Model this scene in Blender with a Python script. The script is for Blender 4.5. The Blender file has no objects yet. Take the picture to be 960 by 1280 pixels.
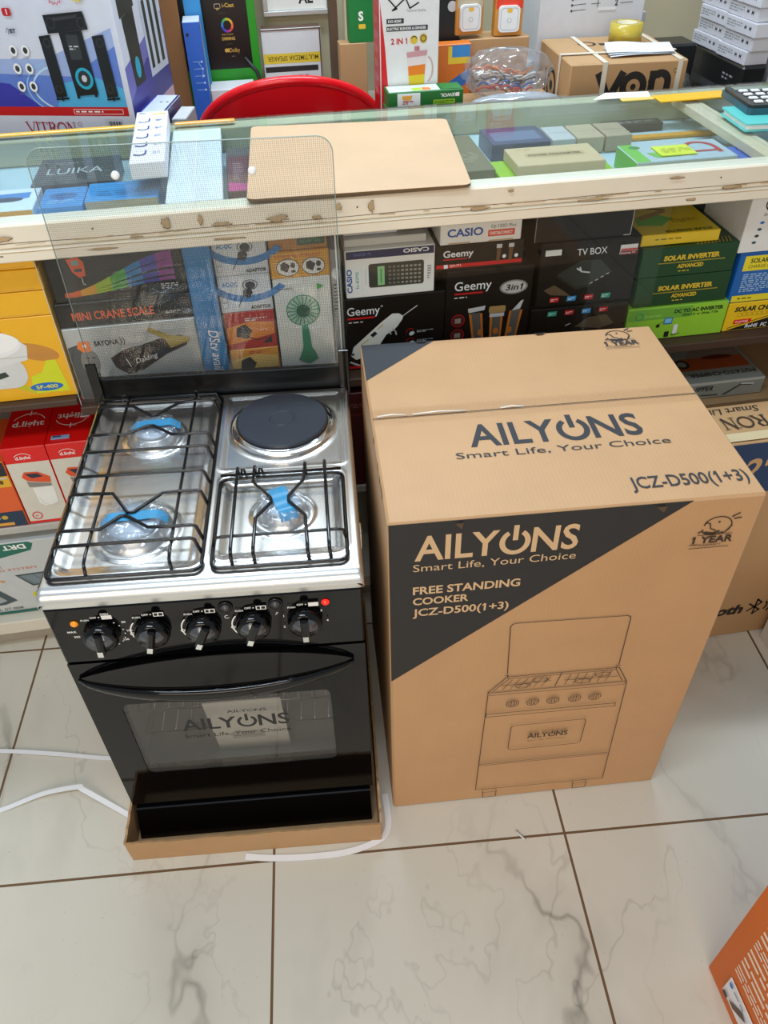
import bpy, math, random
from mathutils import Vector, Matrix
random.seed(7)
SC = bpy.context.scene
COL = SC.collection
PI = math.pi

# ------------------------------------------------------------------ camera
def set_camera():
    yaw, p, r = 0.146922, 0.7354, -0.0249
    f = 986.93
    fwd = Vector((math.sin(yaw)*math.cos(p), math.cos(yaw)*math.cos(p), -math.sin(p)))
    right = Vector((math.cos(yaw), -math.sin(yaw), 0))
    up = right.cross(fwd)
    R = right*math.cos(r) + up*math.sin(r)
    U = up*math.cos(r) - right*math.sin(r)
    cd = bpy.data.cameras.new('camera')
    cd.sensor_fit = 'VERTICAL'
    cd.sensor_height = 32.0
    cd.lens = 32.0*f/1280.0
    cd.clip_start = 0.02
    co = bpy.data.objects.new('camera', cd)
    COL.objects.link(co)
    m = Matrix((R, U, -fwd)).transposed().to_4x4()
    m.translation = Vector((0, 0, 1.5984))
    co.matrix_world = m
    SC.camera = co
set_camera()

# ------------------------------------------------------------------ light
def set_world():
    w = bpy.data.worlds.new('World')
    SC.world = w
    w.use_nodes = True
    nt = w.node_tree
    bg = nt.nodes['Background']
    bg.inputs['Color'].default_value = (0.80, 0.90, 1.0, 1)
    bg.inputs['Strength'].default_value = 0.42
set_world()
def area(name, loc, target, sx, sy, power, col):
    ld = bpy.data.lights.new(name, 'AREA')
    ld.shape = 'RECTANGLE'
    ld.size, ld.size_y = sx, sy
    ld.energy = power
    ld.color = col
    o = bpy.data.objects.new(name, ld)
    COL.objects.link(o)
    o.location = loc
    d = Vector(target) - Vector(loc)
    o.rotation_euler = d.to_track_quat('-Z', 'Y').to_euler()
    return o
area('ceiling_tube_light', (-0.55, 0.35, 2.85), (-0.45, 0.75, 0), 1.4, 0.16, 24, (0.78, 0.91, 1.0))
area('ceiling_tube_light', (0.25, 2.05, 2.75), (0.20, 1.75, 0), 1.8, 0.14, 48, (0.78, 0.91, 1.0))
area('shop_front_daylight', (-0.8, -2.3, 1.9), (0.1, 1.2, 0.5), 2.6, 1.8, 64, (1.0, 0.81, 0.60))
SC.view_settings.view_transform = 'Standard'
SC.view_settings.look = 'None'
SC.view_settings.gamma = 1.0
SC.view_settings.use_curve_mapping = False
SC.view_settings.exposure = -0.06

# ------------------------------------------------------------------ materials
def lin(h):
    h = h.lstrip('#')
    c = [int(h[i:i+2], 16)/255 for i in (0, 2, 4)]
    return tuple((x/12.92 if x <= 0.04045 else ((x+0.055)/1.055)**2.4) for x in c)
_mc = {}
def M(hexc, rough=0.45, metal=0.0, noise=0.06, scale=40.0, emit=0.0, spec=0.5, bump=0.0):
    k = (hexc, rough, metal, noise, scale, emit, spec, bump)
    if k in _mc:
        return _mc[k]
    m = bpy.data.materials.new('paint_' + hexc.strip('#'))
    m.use_nodes = True
    nt = m.node_tree
    b = nt.nodes['Principled BSDF']
    c = lin(hexc)
    tc = nt.nodes.new('ShaderNodeTexCoord')
    ns = nt.nodes.new('ShaderNodeTexNoise')
    ns.inputs['Scale'].default_value = scale
    ns.inputs['Detail'].default_value = 3
    nt.links.new(tc.outputs['Object'], ns.inputs['Vector'])
    mx = nt.nodes.new('ShaderNodeMix')
    mx.data_type = 'RGBA'
    mx.inputs[6].default_value = tuple(x*(1-noise) for x in c) + (1,)
    mx.inputs[7].default_value = tuple(min(1, x*(1+noise)) for x in c) + (1,)
    nt.links.new(ns.outputs['Fac'], mx.inputs[0])
    nt.links.new(mx.outputs[2], b.inputs['Base Color'])
    b.inputs['Roughness'].default_value = rough
    b.inputs['Metallic'].default_value = metal
    b.inputs['Specular IOR Level'].default_value = spec
    if emit:
        b.inputs['Emission Color'].default_value = c + (1,)
        b.inputs['Emission Strength'].default_value = emit
    if bump:
        bp = nt.nodes.new('ShaderNodeBump')
        bp.inputs['Strength'].default_value = bump
        bp.inputs['Distance'].default_value = 0.002
        nt.links.new(ns.outputs['Fac'], bp.inputs['Height'])
        nt.links.new(bp.outputs['Normal'], b.inputs['Normal'])
    _mc[k] = m
    return m

def glass_mat(name, tint, base=0.04, gloss_rough=0.0, haze=0.0, haze_col=(0.8, 0.8, 0.8), dots=False):
    m = bpy.data.materials.new(name)
    m.use_nodes = True
    nt = m.node_tree
    nt.nodes.clear()
    out = nt.nodes.new('ShaderNodeOutputMaterial')
    tr = nt.nodes.new('ShaderNodeBsdfTransparent')
    tr.inputs['Color'].default_value = tint + (1,)
    gl = nt.nodes.new('ShaderNodeBsdfGlossy')
    gl.inputs['Roughness'].default_value = gloss_rough
    lw = nt.nodes.new('ShaderNodeLayerWeight')
    lw.inputs['Blend'].default_value = 0.5
    pw = nt.nodes.new('ShaderNodeMath'); pw.operation = 'POWER'
    pw.inputs[1].default_value = 5.0
    nt.links.new(lw.outputs['Facing'], pw.inputs[0])
    ma = nt.nodes.new('ShaderNodeMath'); ma.operation = 'MULTIPLY_ADD'
    ma.inputs[1].default_value = 0.6
    ma.inputs[2].default_value = base
    nt.links.new(pw.outputs[0], ma.inputs[0])
    mix = nt.nodes.new('ShaderNodeMixShader')
    nt.links.new(ma.outputs[0], mix.inputs[0])
    last = tr.outputs[0]
    if haze or dots:
        df = nt.nodes.new('ShaderNodeBsdfDiffuse')
        df.inputs['Color'].default_value = haze_col + (1,)
        m2 = nt.nodes.new('ShaderNodeMixShader')
        m2.inputs[0].default_value = haze
        if dots:
            tc = nt.nodes.new('ShaderNodeTexCoord')
            vo = nt.nodes.new('ShaderNodeTexVoronoi')
            vo.inputs['Scale'].default_value = 300
            vo.inputs['Randomness'].default_value = 0.0
            nt.links.new(tc.outputs['Object'], vo.inputs['Vector'])
            lt = nt.nodes.new('ShaderNodeMath'); lt.operation = 'LESS_THAN'
            lt.inputs[1].default_value = 0.32
            nt.links.new(vo.outputs['Distance'], lt.inputs[0])
            mu = nt.nodes.new('ShaderNodeMath'); mu.operation = 'MULTIPLY'
            mu.inputs[1].default_value = haze
            nt.links.new(lt.outputs[0], mu.inputs[0])
            nt.links.new(mu.outputs[0], m2.inputs[0])
        nt.links.new(tr.outputs[0], m2.inputs[1])
        nt.links.new(df.outputs[0], m2.inputs[2])
        last = m2.outputs[0]
    nt.links.new(last, mix.inputs[1])
    nt.links.new(gl.outputs[0], mix.inputs[2])
    nt.links.new(mix.outputs[0], out.inputs['Surface'])
    return m

GLASS = glass_mat('clear_glass', (0.975, 0.985, 0.985), base=0.02)
GLASS_TOP = glass_mat('counter_glass', (0.955, 0.985, 0.992), base=0.03)
GLASS_LID = glass_mat('dotted_lid_glass', (0.965, 0.965, 0.96), base=0.018, haze=0.36, haze_col=(0.18, 0.18, 0.17), dots=True)
GLASS_OVEN = glass_mat('oven_window_glass', (0.84, 0.84, 0.83), base=0.05, haze=0.05, haze_col=(0.5, 0.5, 0.5))
FILM = glass_mat('clear_plastic_film', (0.94, 0.96, 0.98), base=0.10, gloss_rough=0.08, haze=0.08, haze_col=(0.75, 0.82, 0.9))
BAGFILM = glass_mat('clear_plastic_bag', (0.92, 0.93, 0.95), base=0.08, gloss_rough=0.14, haze=0.10, haze_col=(0.75, 0.77, 0.82))

def kraft_mat(name, hexc, axis='X', freq=150.0):
    m = bpy.data.materials.new(name)
    m.use_nodes = True
    nt = m.node_tree
    b = nt.nodes['Principled BSDF']
    c = lin(hexc)
    tc = nt.nodes.new('ShaderNodeTexCoord')
    wv = nt.nodes.new('ShaderNodeTexWave')
    wv.bands_direction = axis
    wv.inputs['Scale'].default_value = freq/6.28*2
    wv.inputs['Distortion'].default_value = 0.6
    wv.inputs['Detail'].default_value = 1
    nt.links.new(tc.outputs['Object'], wv.inputs['Vector'])
    ns = nt.nodes.new('ShaderNodeTexNoise')
    ns.inputs['Scale'].default_value = 9
    ns.inputs['Detail'].default_value = 6
    nt.links.new(tc.outputs['Object'], ns.inputs['Vector'])
    ad = nt.nodes.new('ShaderNodeMath'); ad.operation = 'MULTIPLY_ADD'
    ad.inputs[1].default_value = 0.10
    nt.links.new(wv.outputs['Fac'], ad.inputs[0])
    nt.links.new(ns.outputs['Fac'], ad.inputs[2])
    mx = nt.nodes.new('ShaderNodeMix'); mx.data_type = 'RGBA'
    mx.inputs[6].default_value = tuple(x*0.88 for x in c)+(1,)
    mx.inputs[7].default_value = tuple(x*1.08 for x in c)+(1,)
    nt.links.new(ad.outputs[0], mx.inputs[0])
    nt.links.new(mx.outputs[2], b.inputs['Base Color'])
    b.inputs['Roughness'].default_value = 0.52
    bp = nt.nodes.new('ShaderNodeBump')
    bp.inputs['Strength'].default_value = 0.09
    bp.inputs['Distance'].default_value = 0.001
    nt.links.new(wv.outputs['Fac'], bp.inputs['Height'])
    nt.links.new(bp.outputs['Normal'], b.inputs['Normal'])
    return m
KRAFT = kraft_mat('kraft_cardboard', '#C1976C')
KRAFT2 = kraft_mat('kraft_cardboard_tan', '#B89166')
KRAFT_SHEET = kraft_mat('kraft_cardboard_sheet', '#CBAA88', 'Y')

def steel_mat(name, rough, aniso_scale=(4, 260, 4), col=(0.88, 0.88, 0.87), bumpd=0.0):
    m = bpy.data.materials.new(name)
    m.use_nodes = True
    nt = m.node_tree
    b = nt.nodes['Principled BSDF']
    b.inputs['Base Color'].default_value = col+(1,)
    b.inputs['Metallic'].default_value = 1
    tc = nt.nodes.new('ShaderNodeTexCoord')
    mp = nt.nodes.new('ShaderNodeMapping')
    mp.inputs['Scale'].default_value = aniso_scale
    nt.links.new(tc.outputs['Object'], mp.inputs['Vector'])
    ns = nt.nodes.new('ShaderNodeTexNoise')
    ns.inputs['Scale'].default_value = 3
    ns.inputs['Detail'].default_value = 3
    nt.links.new(mp.outputs[0], ns.inputs['Vector'])
    mr = nt.nodes.new('ShaderNodeMapRange')
    mr.inputs['To Min'].default_value = rough*0.94
    mr.inputs['To Max'].default_value = rough*1.06
    nt.links.new(ns.outputs['Fac'], mr.inputs['Value'])
    nt.links.new(mr.outputs[0], b.inputs['Roughness'])
    return m
STEEL = steel_mat('brushed_steel', 0.26)
CHROME = steel_mat('polished_steel', 0.10, (2, 2, 2), (0.86, 0.86, 0.86))
ALU = steel_mat('cast_aluminium', 0.32, (60, 60, 60), (0.78, 0.79, 0.80))
BLACKGLOSS = M('#060607', 0.07, 0, 0.02, 20, 0, 0.4)
BLACKMET = M('#0B0B0C', 0.25, 0, 0.04)
ENAMEL = M('#0E0E10', 0.22, 0, 0.05)
W = M('#F2F2F0', 0.5); K = M('#141414', 0.5); INK = M('#2A2A2E', 0.65)
LW = M('#E4E6EA', 0.45)

# ------------------------------------------------------------------ mesh building
X3, Y3, Z3 = Vector((1, 0, 0)), Vector((0, 1, 0)), Vector((0, 0, 1))
class MB:
    def __init__(s):
        s.v = []; s.f = []; s.fm = []; s.sm = []; s.mats = []; s.T = None
    def mi(s, m):
        if m not in s.mats: s.mats.append(m)
        return s.mats.index(m)
    def add(s, vs, fs, mat, smooth=False):
        n = len(s.v); i = s.mi(mat)
        for v in vs:
            v = Vector(v)
            s.v.append(tuple(s.T @ v) if s.T else tuple(v))
        for f in fs:
            s.f.append([n+k for k in f]); s.fm.append(i); s.sm.append(smooth)
    def box(s, x0, x1, y0, y1, z0, z1, mat, ch=0.0, mats=None):
        mats = mats or {}
        lo = (x0, y0, z0); hi = (x1, y1, z1)
        c = Vector(((x0+x1)/2, (y0+y1)/2, (z0+z1)/2))
        ch = min(ch, 0.3*min(hi[k]-lo[k] for k in range(3)))
        names = {(0, -1): 'left', (0, 1): 'right', (1, -1): 'front', (1, 1): 'back', (2, -1): 'bottom', (2, 1): 'top'}
        def vert(ax, sg):   # corner signs sg, on face of axis ax
            return Vector([(hi[k] if sg[k] > 0 else lo[k]) - (0 if k == ax else sg[k]*ch) for k in range(3)])
        def put(vs, m):
            n = (vs[1]-vs[0]).cross(vs[2]-vs[0])
            if n.dot(sum(vs, Vector())/len(vs)-c) < 0: vs = vs[::-1]
            s.add(vs, [list(range(len(vs)))], m)
        for ax in range(3):
            a, b = [k for k in range(3) if k != ax]
            for sg in (-1, 1):
                vs = []
                for sa, sb in ((-1, -1), (1, -1), (1, 1), (-1, 1)):
                    q = [0, 0, 0]; q[ax] = sg; q[a] = sa; q[b] = sb
                    vs.append(vert(ax, q))
                put(vs, mats.get(names[(ax, sg)], mat))
        if ch > 0:
            for ax in range(3):     # edges running along ax
                a, b = [k for k in range(3) if k != ax]
                for sa in (-1, 1):
                    for sb in (-1, 1):
                        q0 = [0, 0, 0]; q0[a] = sa; q0[b] = sb; q1 = q0[:]
                        q0[ax] = -1; q1[ax] = 1
                        put([vert(a, q0), vert(a, q1), vert(b, q1), vert(b, q0)], mat)
            for sx in (-1, 1):
                for sy in (-1, 1):
                    for sz in (-1, 1):
                        q = (sx, sy, sz)
                        put([vert(0, q), vert(1, q), vert(2, q)], mat)
        return s
    def tube(s, pts, r, mat, n=8, closed=False):
        P = [Vector(p) for p in pts]
        if len(P) < 2: return s
        rs = r if isinstance(r, (list, tuple)) else [r]*len(P)
        vs = []; fs = []
        prev = None
        N = len(P)
        for i, p in enumerate(P):
            if closed: t = (P[(i+1) % N]-P[i-1])
            else: t = P[min(i+1, N-1)]-P[max(i-1, 0)]
            t.normalize()
            if prev is None:
                a = Z3 if abs(t.z) < 0.9 else X3
                u = t.cross(a).normalized()
            else:
                u = (prev - t*prev.dot(t))
                if u.length < 1e-5: u = t.cross(Z3 if abs(t.z) < 0.9 else X3)
                u.normalize()
            prev = u
            w = t.cross(u)
            for k in range(n):
                a = 2*PI*k/n
                vs.append(p + (u*math.cos(a)+w*math.sin(a))*rs[i])
        M_ = N if closed else N-1
        for i in range(M_):
            j = (i+1) % N
            for k in range(n):
                l = (k+1) % n
                fs.append([i*n+k, i*n+l, j*n+l, j*n+k])
        if not closed:
            fs.append(list(range(n))[::-1]); fs.append([(N-1)*n+k for k in range(n)])
        s.add(vs, fs, mat, True)
        return s
    def lathe(s, prof, mat, n=32, c=(0, 0, 0), axis='z', smooth=True):
        vs = []; fs = []
        c = Vector(c)
        for r, h in prof:
            for k in range(n):
                a = 2*PI*k/n
                if axis == 'z': vs.append(c+Vector((r*math.cos(a), r*math.sin(a), h)))
                else: vs.append(c+Vector((r*math.cos(a), -h, r*math.sin(a))))
        for i in range(len(prof)-1):
            for k in range(n):
                l = (k+1) % n
                fs.append([i*n+k, i*n+l, (i+1)*n+l, (i+1)*n+k])
        fs.append(list(range(n))[::-1])
        fs.append([(len(prof)-1)*n+k for k in range(n)])
        s.add(vs, fs, mat, smooth)
        return s
    def prism(s, pts, o, u, v, depth, mat, side=None):
        o = Vector(o); u = Vector(u); v = Vector(v); nn = u.cross(v)
        a = [o+u*x+v*y for x, y in pts]; b = [p+nn*depth for p in a]
        n = len(pts)
        ar = sum(pts[i][0]*pts[(i+1) % n][1]-pts[(i+1) % n][0]*pts[i][1] for i in range(n))
        if ar*depth < 0: a = a[::-1]; b = b[::-1]
        s.add(a+b, [list(range(n))[::-1], [n+k for k in range(n)]], mat)
        s.add(a+b, [[k, (k+1) % n, n+(k+1) % n, n+k] for k in range(n)], side or mat)
        return s
    def grid(s, nx, ny, fn, mat, smooth=True, wrapx=False):
        vs = [fn(i/(nx-1 if not wrapx else nx), j/(ny-1)) for j in range(ny) for i in range(nx)]
        fs = []
        for j in range(ny-1):
            for i in range(nx if wrapx else nx-1):
                k = (i+1) % nx
                fs.append([j*nx+i, j*nx+k, (j+1)*nx+k, (j+1)*nx+i])
        s.add(vs, fs, mat, smooth)
        return s
    def build(s, name, parent=None, loc=None, rz=0.0):
        me = bpy.data.meshes.new(name)
        me.from_pydata(s.v, [], s.f)
        for m in s.mats: me.materials.append(m)
        me.polygons.foreach_set('material_index', s.fm)
        me.polygons.foreach_set('use_smooth', s.sm)
        me.update()
        o = bpy.data.objects.new(name, me)
        COL.objects.link(o)
        if parent is not None: o.parent = parent
        if loc is not None: o.location = loc
        if rz: o.rotation_euler = (0, 0, rz)
        return o

def tag(o, label, cat, group=None):
    o['label'] = label; o['category'] = cat
    if group: o['group'] = group
    return o
def struct(o):
    o['kind'] = 'structure'
    return o
def empty(name, loc, rz, label, cat, group=None):
    o = bpy.data.objects.new(name, None)
    COL.objects.link(o)
    o.location = loc; o.rotation_euler = (0, 0, rz)
    o.empty_display_size = 0.05
    return tag(o, label, cat, group)
def copy_tree(o, parent=None):
    c = o.copy(); COL.objects.link(c)
    if parent is not None:
        c.parent = parent
    for ch in list(o.children):
        copy_tree(ch, c)
    return c

# lettering comes from Blender's built-in font, turned into flat printed shapes
_tc = {}
def text_geo(s, bold):
    bare = bold != round(bold, 4)
    k = (s, bold)
    if k in _tc: return _tc[k]
    cu = bpy.data.curves.new('t', 'FONT')
    cu.body = s; cu.size = 1.0; cu.offset = bold; cu.resolution_u = 3
    ob = bpy.data.objects.new('t', cu)
    COL.objects.link(ob)
    dg = bpy.context.evaluated_depsgraph_get(); dg.update()
    me = bpy.data.meshes.new_from_object(ob.evaluated_get(dg))
    vs = [(v.co.x, v.co.y) for v in me.vertices]
    fs = [list(p.vertices) for p in me.polygons]
    if vs:
        mx = min(v[0] for v in vs); vs = [(x-mx, y) for x, y in vs]
    if '1' in s and s != '1' and not bare:
        # the built-in figure 1 is a bare stroke: give it the flag the print has
        one = text_geo('1', bold)[0]
        sw = max(v[0] for v in one); top = max(v[1] for v in one)
        for i, chh in enumerate(s):
            if chh == '1':
                r = max(v[0] for v in text_geo(s[:i+1] if i else '1', bold+1e-7)[0])
                n = len(vs); l = r-sw
                vs += [(l-0.13, top-0.19), (l-0.09, top-0.25), (l+0.01, top-0.16), (l+0.01, top), (l, top)]
                fs.append([n, n+1, n+2, n+3, n+4])
    bpy.data.objects.remove(ob); bpy.data.curves.remove(cu); bpy.data.meshes.remove(me)
    _tc[k] = (vs, fs)
    return _tc[k]
_cap = {}
def cap_h(bold):
    if bold not in _cap:
        _cap[bold] = max(v[1] for v in text_geo('H', bold)[0])
    return _cap[bold]

class Face:
    """a flat side to print on: metres along u and v from its lower left corner"""
    def __init__(s, mb, o, u, v, w, h, lift=0.0002):
        s.mb = mb; s.o = Vector(o); s.u = Vector(u); s.v = Vector(v); s.n = s.u.cross(s.v)
        s.w = w; s.h = h; s.k = 0; s.lift = lift
    def _p(s, pts):
        d = s.n*(s.lift+0.00009*s.k)
        return [s.o+s.u*x+s.v*y+d for x, y in pts]
    def raw(s, pts, fs, mat):
        s.mb.add(s._p(pts), fs, mat); s.k += 1
    def poly(s, pts, mat):
        n = len(pts)
        ar = sum(pts[i][0]*pts[(i+1) % n][1]-pts[(i+1) % n][0]*pts[i][1] for i in range(n))
        if ar < 0: pts = pts[::-1]
        s.raw(pts, [list(range(n))], mat)
    def rect(s, x0, y0, x1, y1, mat): s.poly([(x0, y0), (x1, y0), (x1, y1), (x0, y1)], mat)
    def fill(s, mat, m=0.0015): s.rect(m, m, s.w-m, s.h-m, mat)
    def rr(s, x0, y0, x1, y1, r, mat, n=5): s.poly(rrect(x0, y0, x1, y1, r, n), mat)
    def ell(s, cx, cy, rx, ry, mat, n=24, a0=0, rot=0):
        ca, sa = math.cos(rot), math.sin(rot)
        pts = []
        for k in range(n):
            a = 2*PI*k/n+a0
            x, y = rx*math.cos(a), ry*math.sin(a)
            pts.append((cx+x*ca-y*sa, cy+x*sa+y*ca))
        s.poly(pts, mat)
    def arc(s, cx, cy, rx, ry, w, mat, a0=0, a1=360, n=28):
        P = []; Q = []
        for k in range(n+1):
            a = math.radians(a0+(a1-a0)*k/n)
            P.append((cx+(rx-w/2)*math.cos(a), cy+(ry-w/2)*math.sin(a)))
            Q.append((cx+(rx+w/2)*math.cos(a), cy+(ry+w/2)*math.sin(a)))
        s.raw(P+Q, [[k, n+1+k, n+2+k, k+1] if a1 > a0 else [k, k+1, n+2+k, n+1+k] for k in range(n)], mat)
    def line(s, pts, w, mat, closed=False):
        if closed: pts = list(pts)+[pts[0]]
        vs = []; fs = []
        for i in range(len(pts)-1):
            (x0, y0), (x1, y1) = pts[i], pts[i+1]
            l = math.hypot(x1-x0, y1-y0) or 1e-9
            tx, ty = (x1-x0)/l, (y1-y0)/l
            nx, ny = -ty*w/2, tx*w/2
            ex, ey = tx*w*0.3, ty*w*0.3
            b = len(vs)
            vs += [(x0-nx-ex, y0-ny-ey), (x1-nx+ex, y1-ny+ey), (x1+nx+ex, y1+ny+ey), (x0+nx-ex, y0+ny-ey)]
            fs.append([b, b+1, b+2, b+3])
        s.raw(vs, fs, mat)
    def text(s, t, x, y, h, mat, w=None, rot=0, bold=0.0, shear=0.0, anchor='l'):
        vs, fs = text_geo(t, bold)
        if not vs: return 0
        k = h/cap_h(bold)
        wid = max(v[0] for v in vs)*k
        kx = k*(w/wid if w else 1)
        W_ = wid*(w/wid if w else 1)
        ca, sa = math.cos(math.radians(rot)), math.sin(math.radians(rot))
        ox = -W_/2 if anchor == 'c' else 0
        oy = -h/2 if anchor == 'c' else 0
        pts = []
        for a, b in vs:
            px, py = a*kx+b*k*shear+ox, b*k+oy
            pts.append((x+px*ca-py*sa, y+px*sa+py*ca))
        s.raw(pts, fs, mat)
        return W_
    def lines(s, x, y, w, h, n, mat, seed=1, gap=0.35, t=0.5):
        """a block of unreadably small print: n rows of short strokes"""
        rn = random.Random(seed)
        vs = []; fs = []
        rh = h/n
        for r in range(n):
            cx = x; yy = y+h-(r+0.5)*rh
            end = x+w*(1.0 if r < n-1 else 0.6)
            while cx < end:
                l = min(rn.uniform(0.8, 3.2)*rh, end-cx)
                b = len(vs)
                vs += [(cx, yy-rh*t/2), (cx+l, yy-rh*t/2), (cx+l, yy+rh*t/2), (cx, yy+rh*t/2)]
                fs.append([b, b+1, b+2, b+3])
                cx += l+rh*gap*2
        s.raw(vs, fs, mat)
    def logo(s, x, y, w, h, mat):
        """the cooker maker's word mark: AILY, a power sign for the O, NS"""
        b = 0.018
        k = h/cap_h(b)
        wa = max(v[0] for v in text_geo('AILY', b)[0])*k
        wn = max(v[0] for v in text_geo('NS', b)[0])*k
        d = h*1.06
        tot = wa+wn+d+h*0.12
        q = w/tot
        s.text('AILY', x, y, h, mat, w=wa*q, bold=b)
        r = d*0.43
        cx = x+(wa+h*0.04+d/2)*q
        s.arc(cx, y+h*0.46, r*q, r*0.98, h*0.17, mat, 122, 418)
        s.line([(cx, y+h*0.58), (cx, y+h*1.10)], h*0.16, mat)
        s.text('NS', x+(wa+d+h*0.12)*q, y, h, mat, w=wn*q, bold=b)
    def serif(s, t, x, y, h, mat, rot=0):
        """roman capitals with serifs"""
        G = {'V': ([((0, 1), (.42, 0), 2), ((.42, 0), (.8, 1), 1)], [(0, 1), (.8, 1)], .84),
             'I': ([((.2, 0), (.2, 1), 2)], [(.2, 0), (.2, 1)], .42),
             'T': ([((.42, 0), (.42, 1), 2), ((0, .97), (.84, .97), 1), ((.02, .97), (.02, .78), 1), ((.82, .97), (.82, .78), 1)], [(.42, 0)], .9),
             'R': ([((.16, 0), (.16, 1), 2), ((.16, .97), (.5, .97), 1), ((.5, .97), (.66, .75), 2), ((.66, .75), (.5, .5), 2), ((.5, .5), (.16, .5), 1), ((.42, .5), (.78, 0), 2)], [(.16, 0), (.16, 1), (.8, 0)], .9),
             'N': ([((.15, 0), (.15, 1), 1), ((.15, 1), (.75, 0), 2), ((.75, 0), (.75, 1), 1)], [(.15, 0), (.75, 1), (.08, 1)], .95),
             'O': ([], [], 1.0)}
        ca, sa = math.cos(math.radians(rot)), math.sin(math.radians(rot))
        def tr(p): return (x+p[0]*ca-p[1]*sa, y+p[0]*sa+p[1]*ca)
        cx = 0
        for chh in t:
            st, sf, wd = G[chh]
            for a, b, k in st:
                s.line([tr((cx+a[0]*h, a[1]*h)), tr((cx+b[0]*h, b[1]*h))], h*(0.14 if k == 2 else 0.06), mat)
            for a in sf:
                s.line([tr((cx+(a[0]-.15)*h, a[1]*h)), tr((cx+(a[0]+.15)*h, a[1]*h))], h*0.05, mat)
            if chh == 'O':
                c0 = tr((cx+.46*h, .5*h))
                s.arc(c0[0], c0[1], .42*h, .48*h, h*0.12, mat)
            cx += wd*h
        return cx

def rrect(x0, y0, x1, y1, r, n=5):
    pts = []
    for cx, cy, a0 in ((x1-r, y0+r, -90), (x1-r, y1-r, 0), (x0+r, y1-r, 90), (x0+r, y0+r, 180)):
        for k in range(n+1):
            a = math.radians(a0+90*k/n)
            pts.append((cx+r*math.cos(a), cy+r*math.sin(a)))
    return pts

class Box:
    """a product carton; front faces -y"""
    def __init__(s, name, label, cat, x0, x1, y0, y1, z0, z1, body, group=None, rz=0.0, ch=0.0014, mats=None, seam=True):
        s.a = (name, label, cat, group, rz)
        w, d, h = x1-x0, y1-y0, z1-z0
        s.w, s.d, s.h = w, d, h
        s.loc = ((x0+x1)/2, (y0+y1)/2, z0)
        s.mb = MB()
        s.mb.box(-w/2, w/2, -d/2, d/2, 0, h, body, ch, mats)
        s.front = Face(s.mb, (-w/2, -d/2, 0), X3, Z3, w, h)
        s.top = Face(s.mb, (-w/2, -d/2, h), X3, Y3, w, d)
        s.left = Face(s.mb, (-w/2, d/2, 0), -Y3, Z3, d, h)
        s.right = Face(s.mb, (w/2, -d/2, 0), Y3, Z3, d, h)
        s.kids = []
    def sticker(s, name, face, x0, y0, x1, y1, mat, art=None, label=None):
        """a label stuck on afterwards: a part of its own"""
        mb = MB()
        f = Face(mb, face.o, face.u, face.v, face.w, face.h, face.lift+0.00009*(face.k+30))
        mb.prism([(x0, y0), (x1, y0), (x1, y1), (x0, y1)], face.o+face.n*(face.lift+0.00009*(face.k+4)), face.u, face.v, 0.0018, mat)
        f.lift += 0.0018
        if art: art(f, x0, y0, x1, y1)
        s.kids.append((name, mb, label))
        return s
    def done(s):
        n, l, c, g, rz = s.a
        o = s.mb.build(n, None, s.loc, rz)
        tag(o, l, c, g)
        for nm, mb, lb in s.kids:
            k = mb.build(nm, o)
            if lb: k['label'] = lb
        return o

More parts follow.
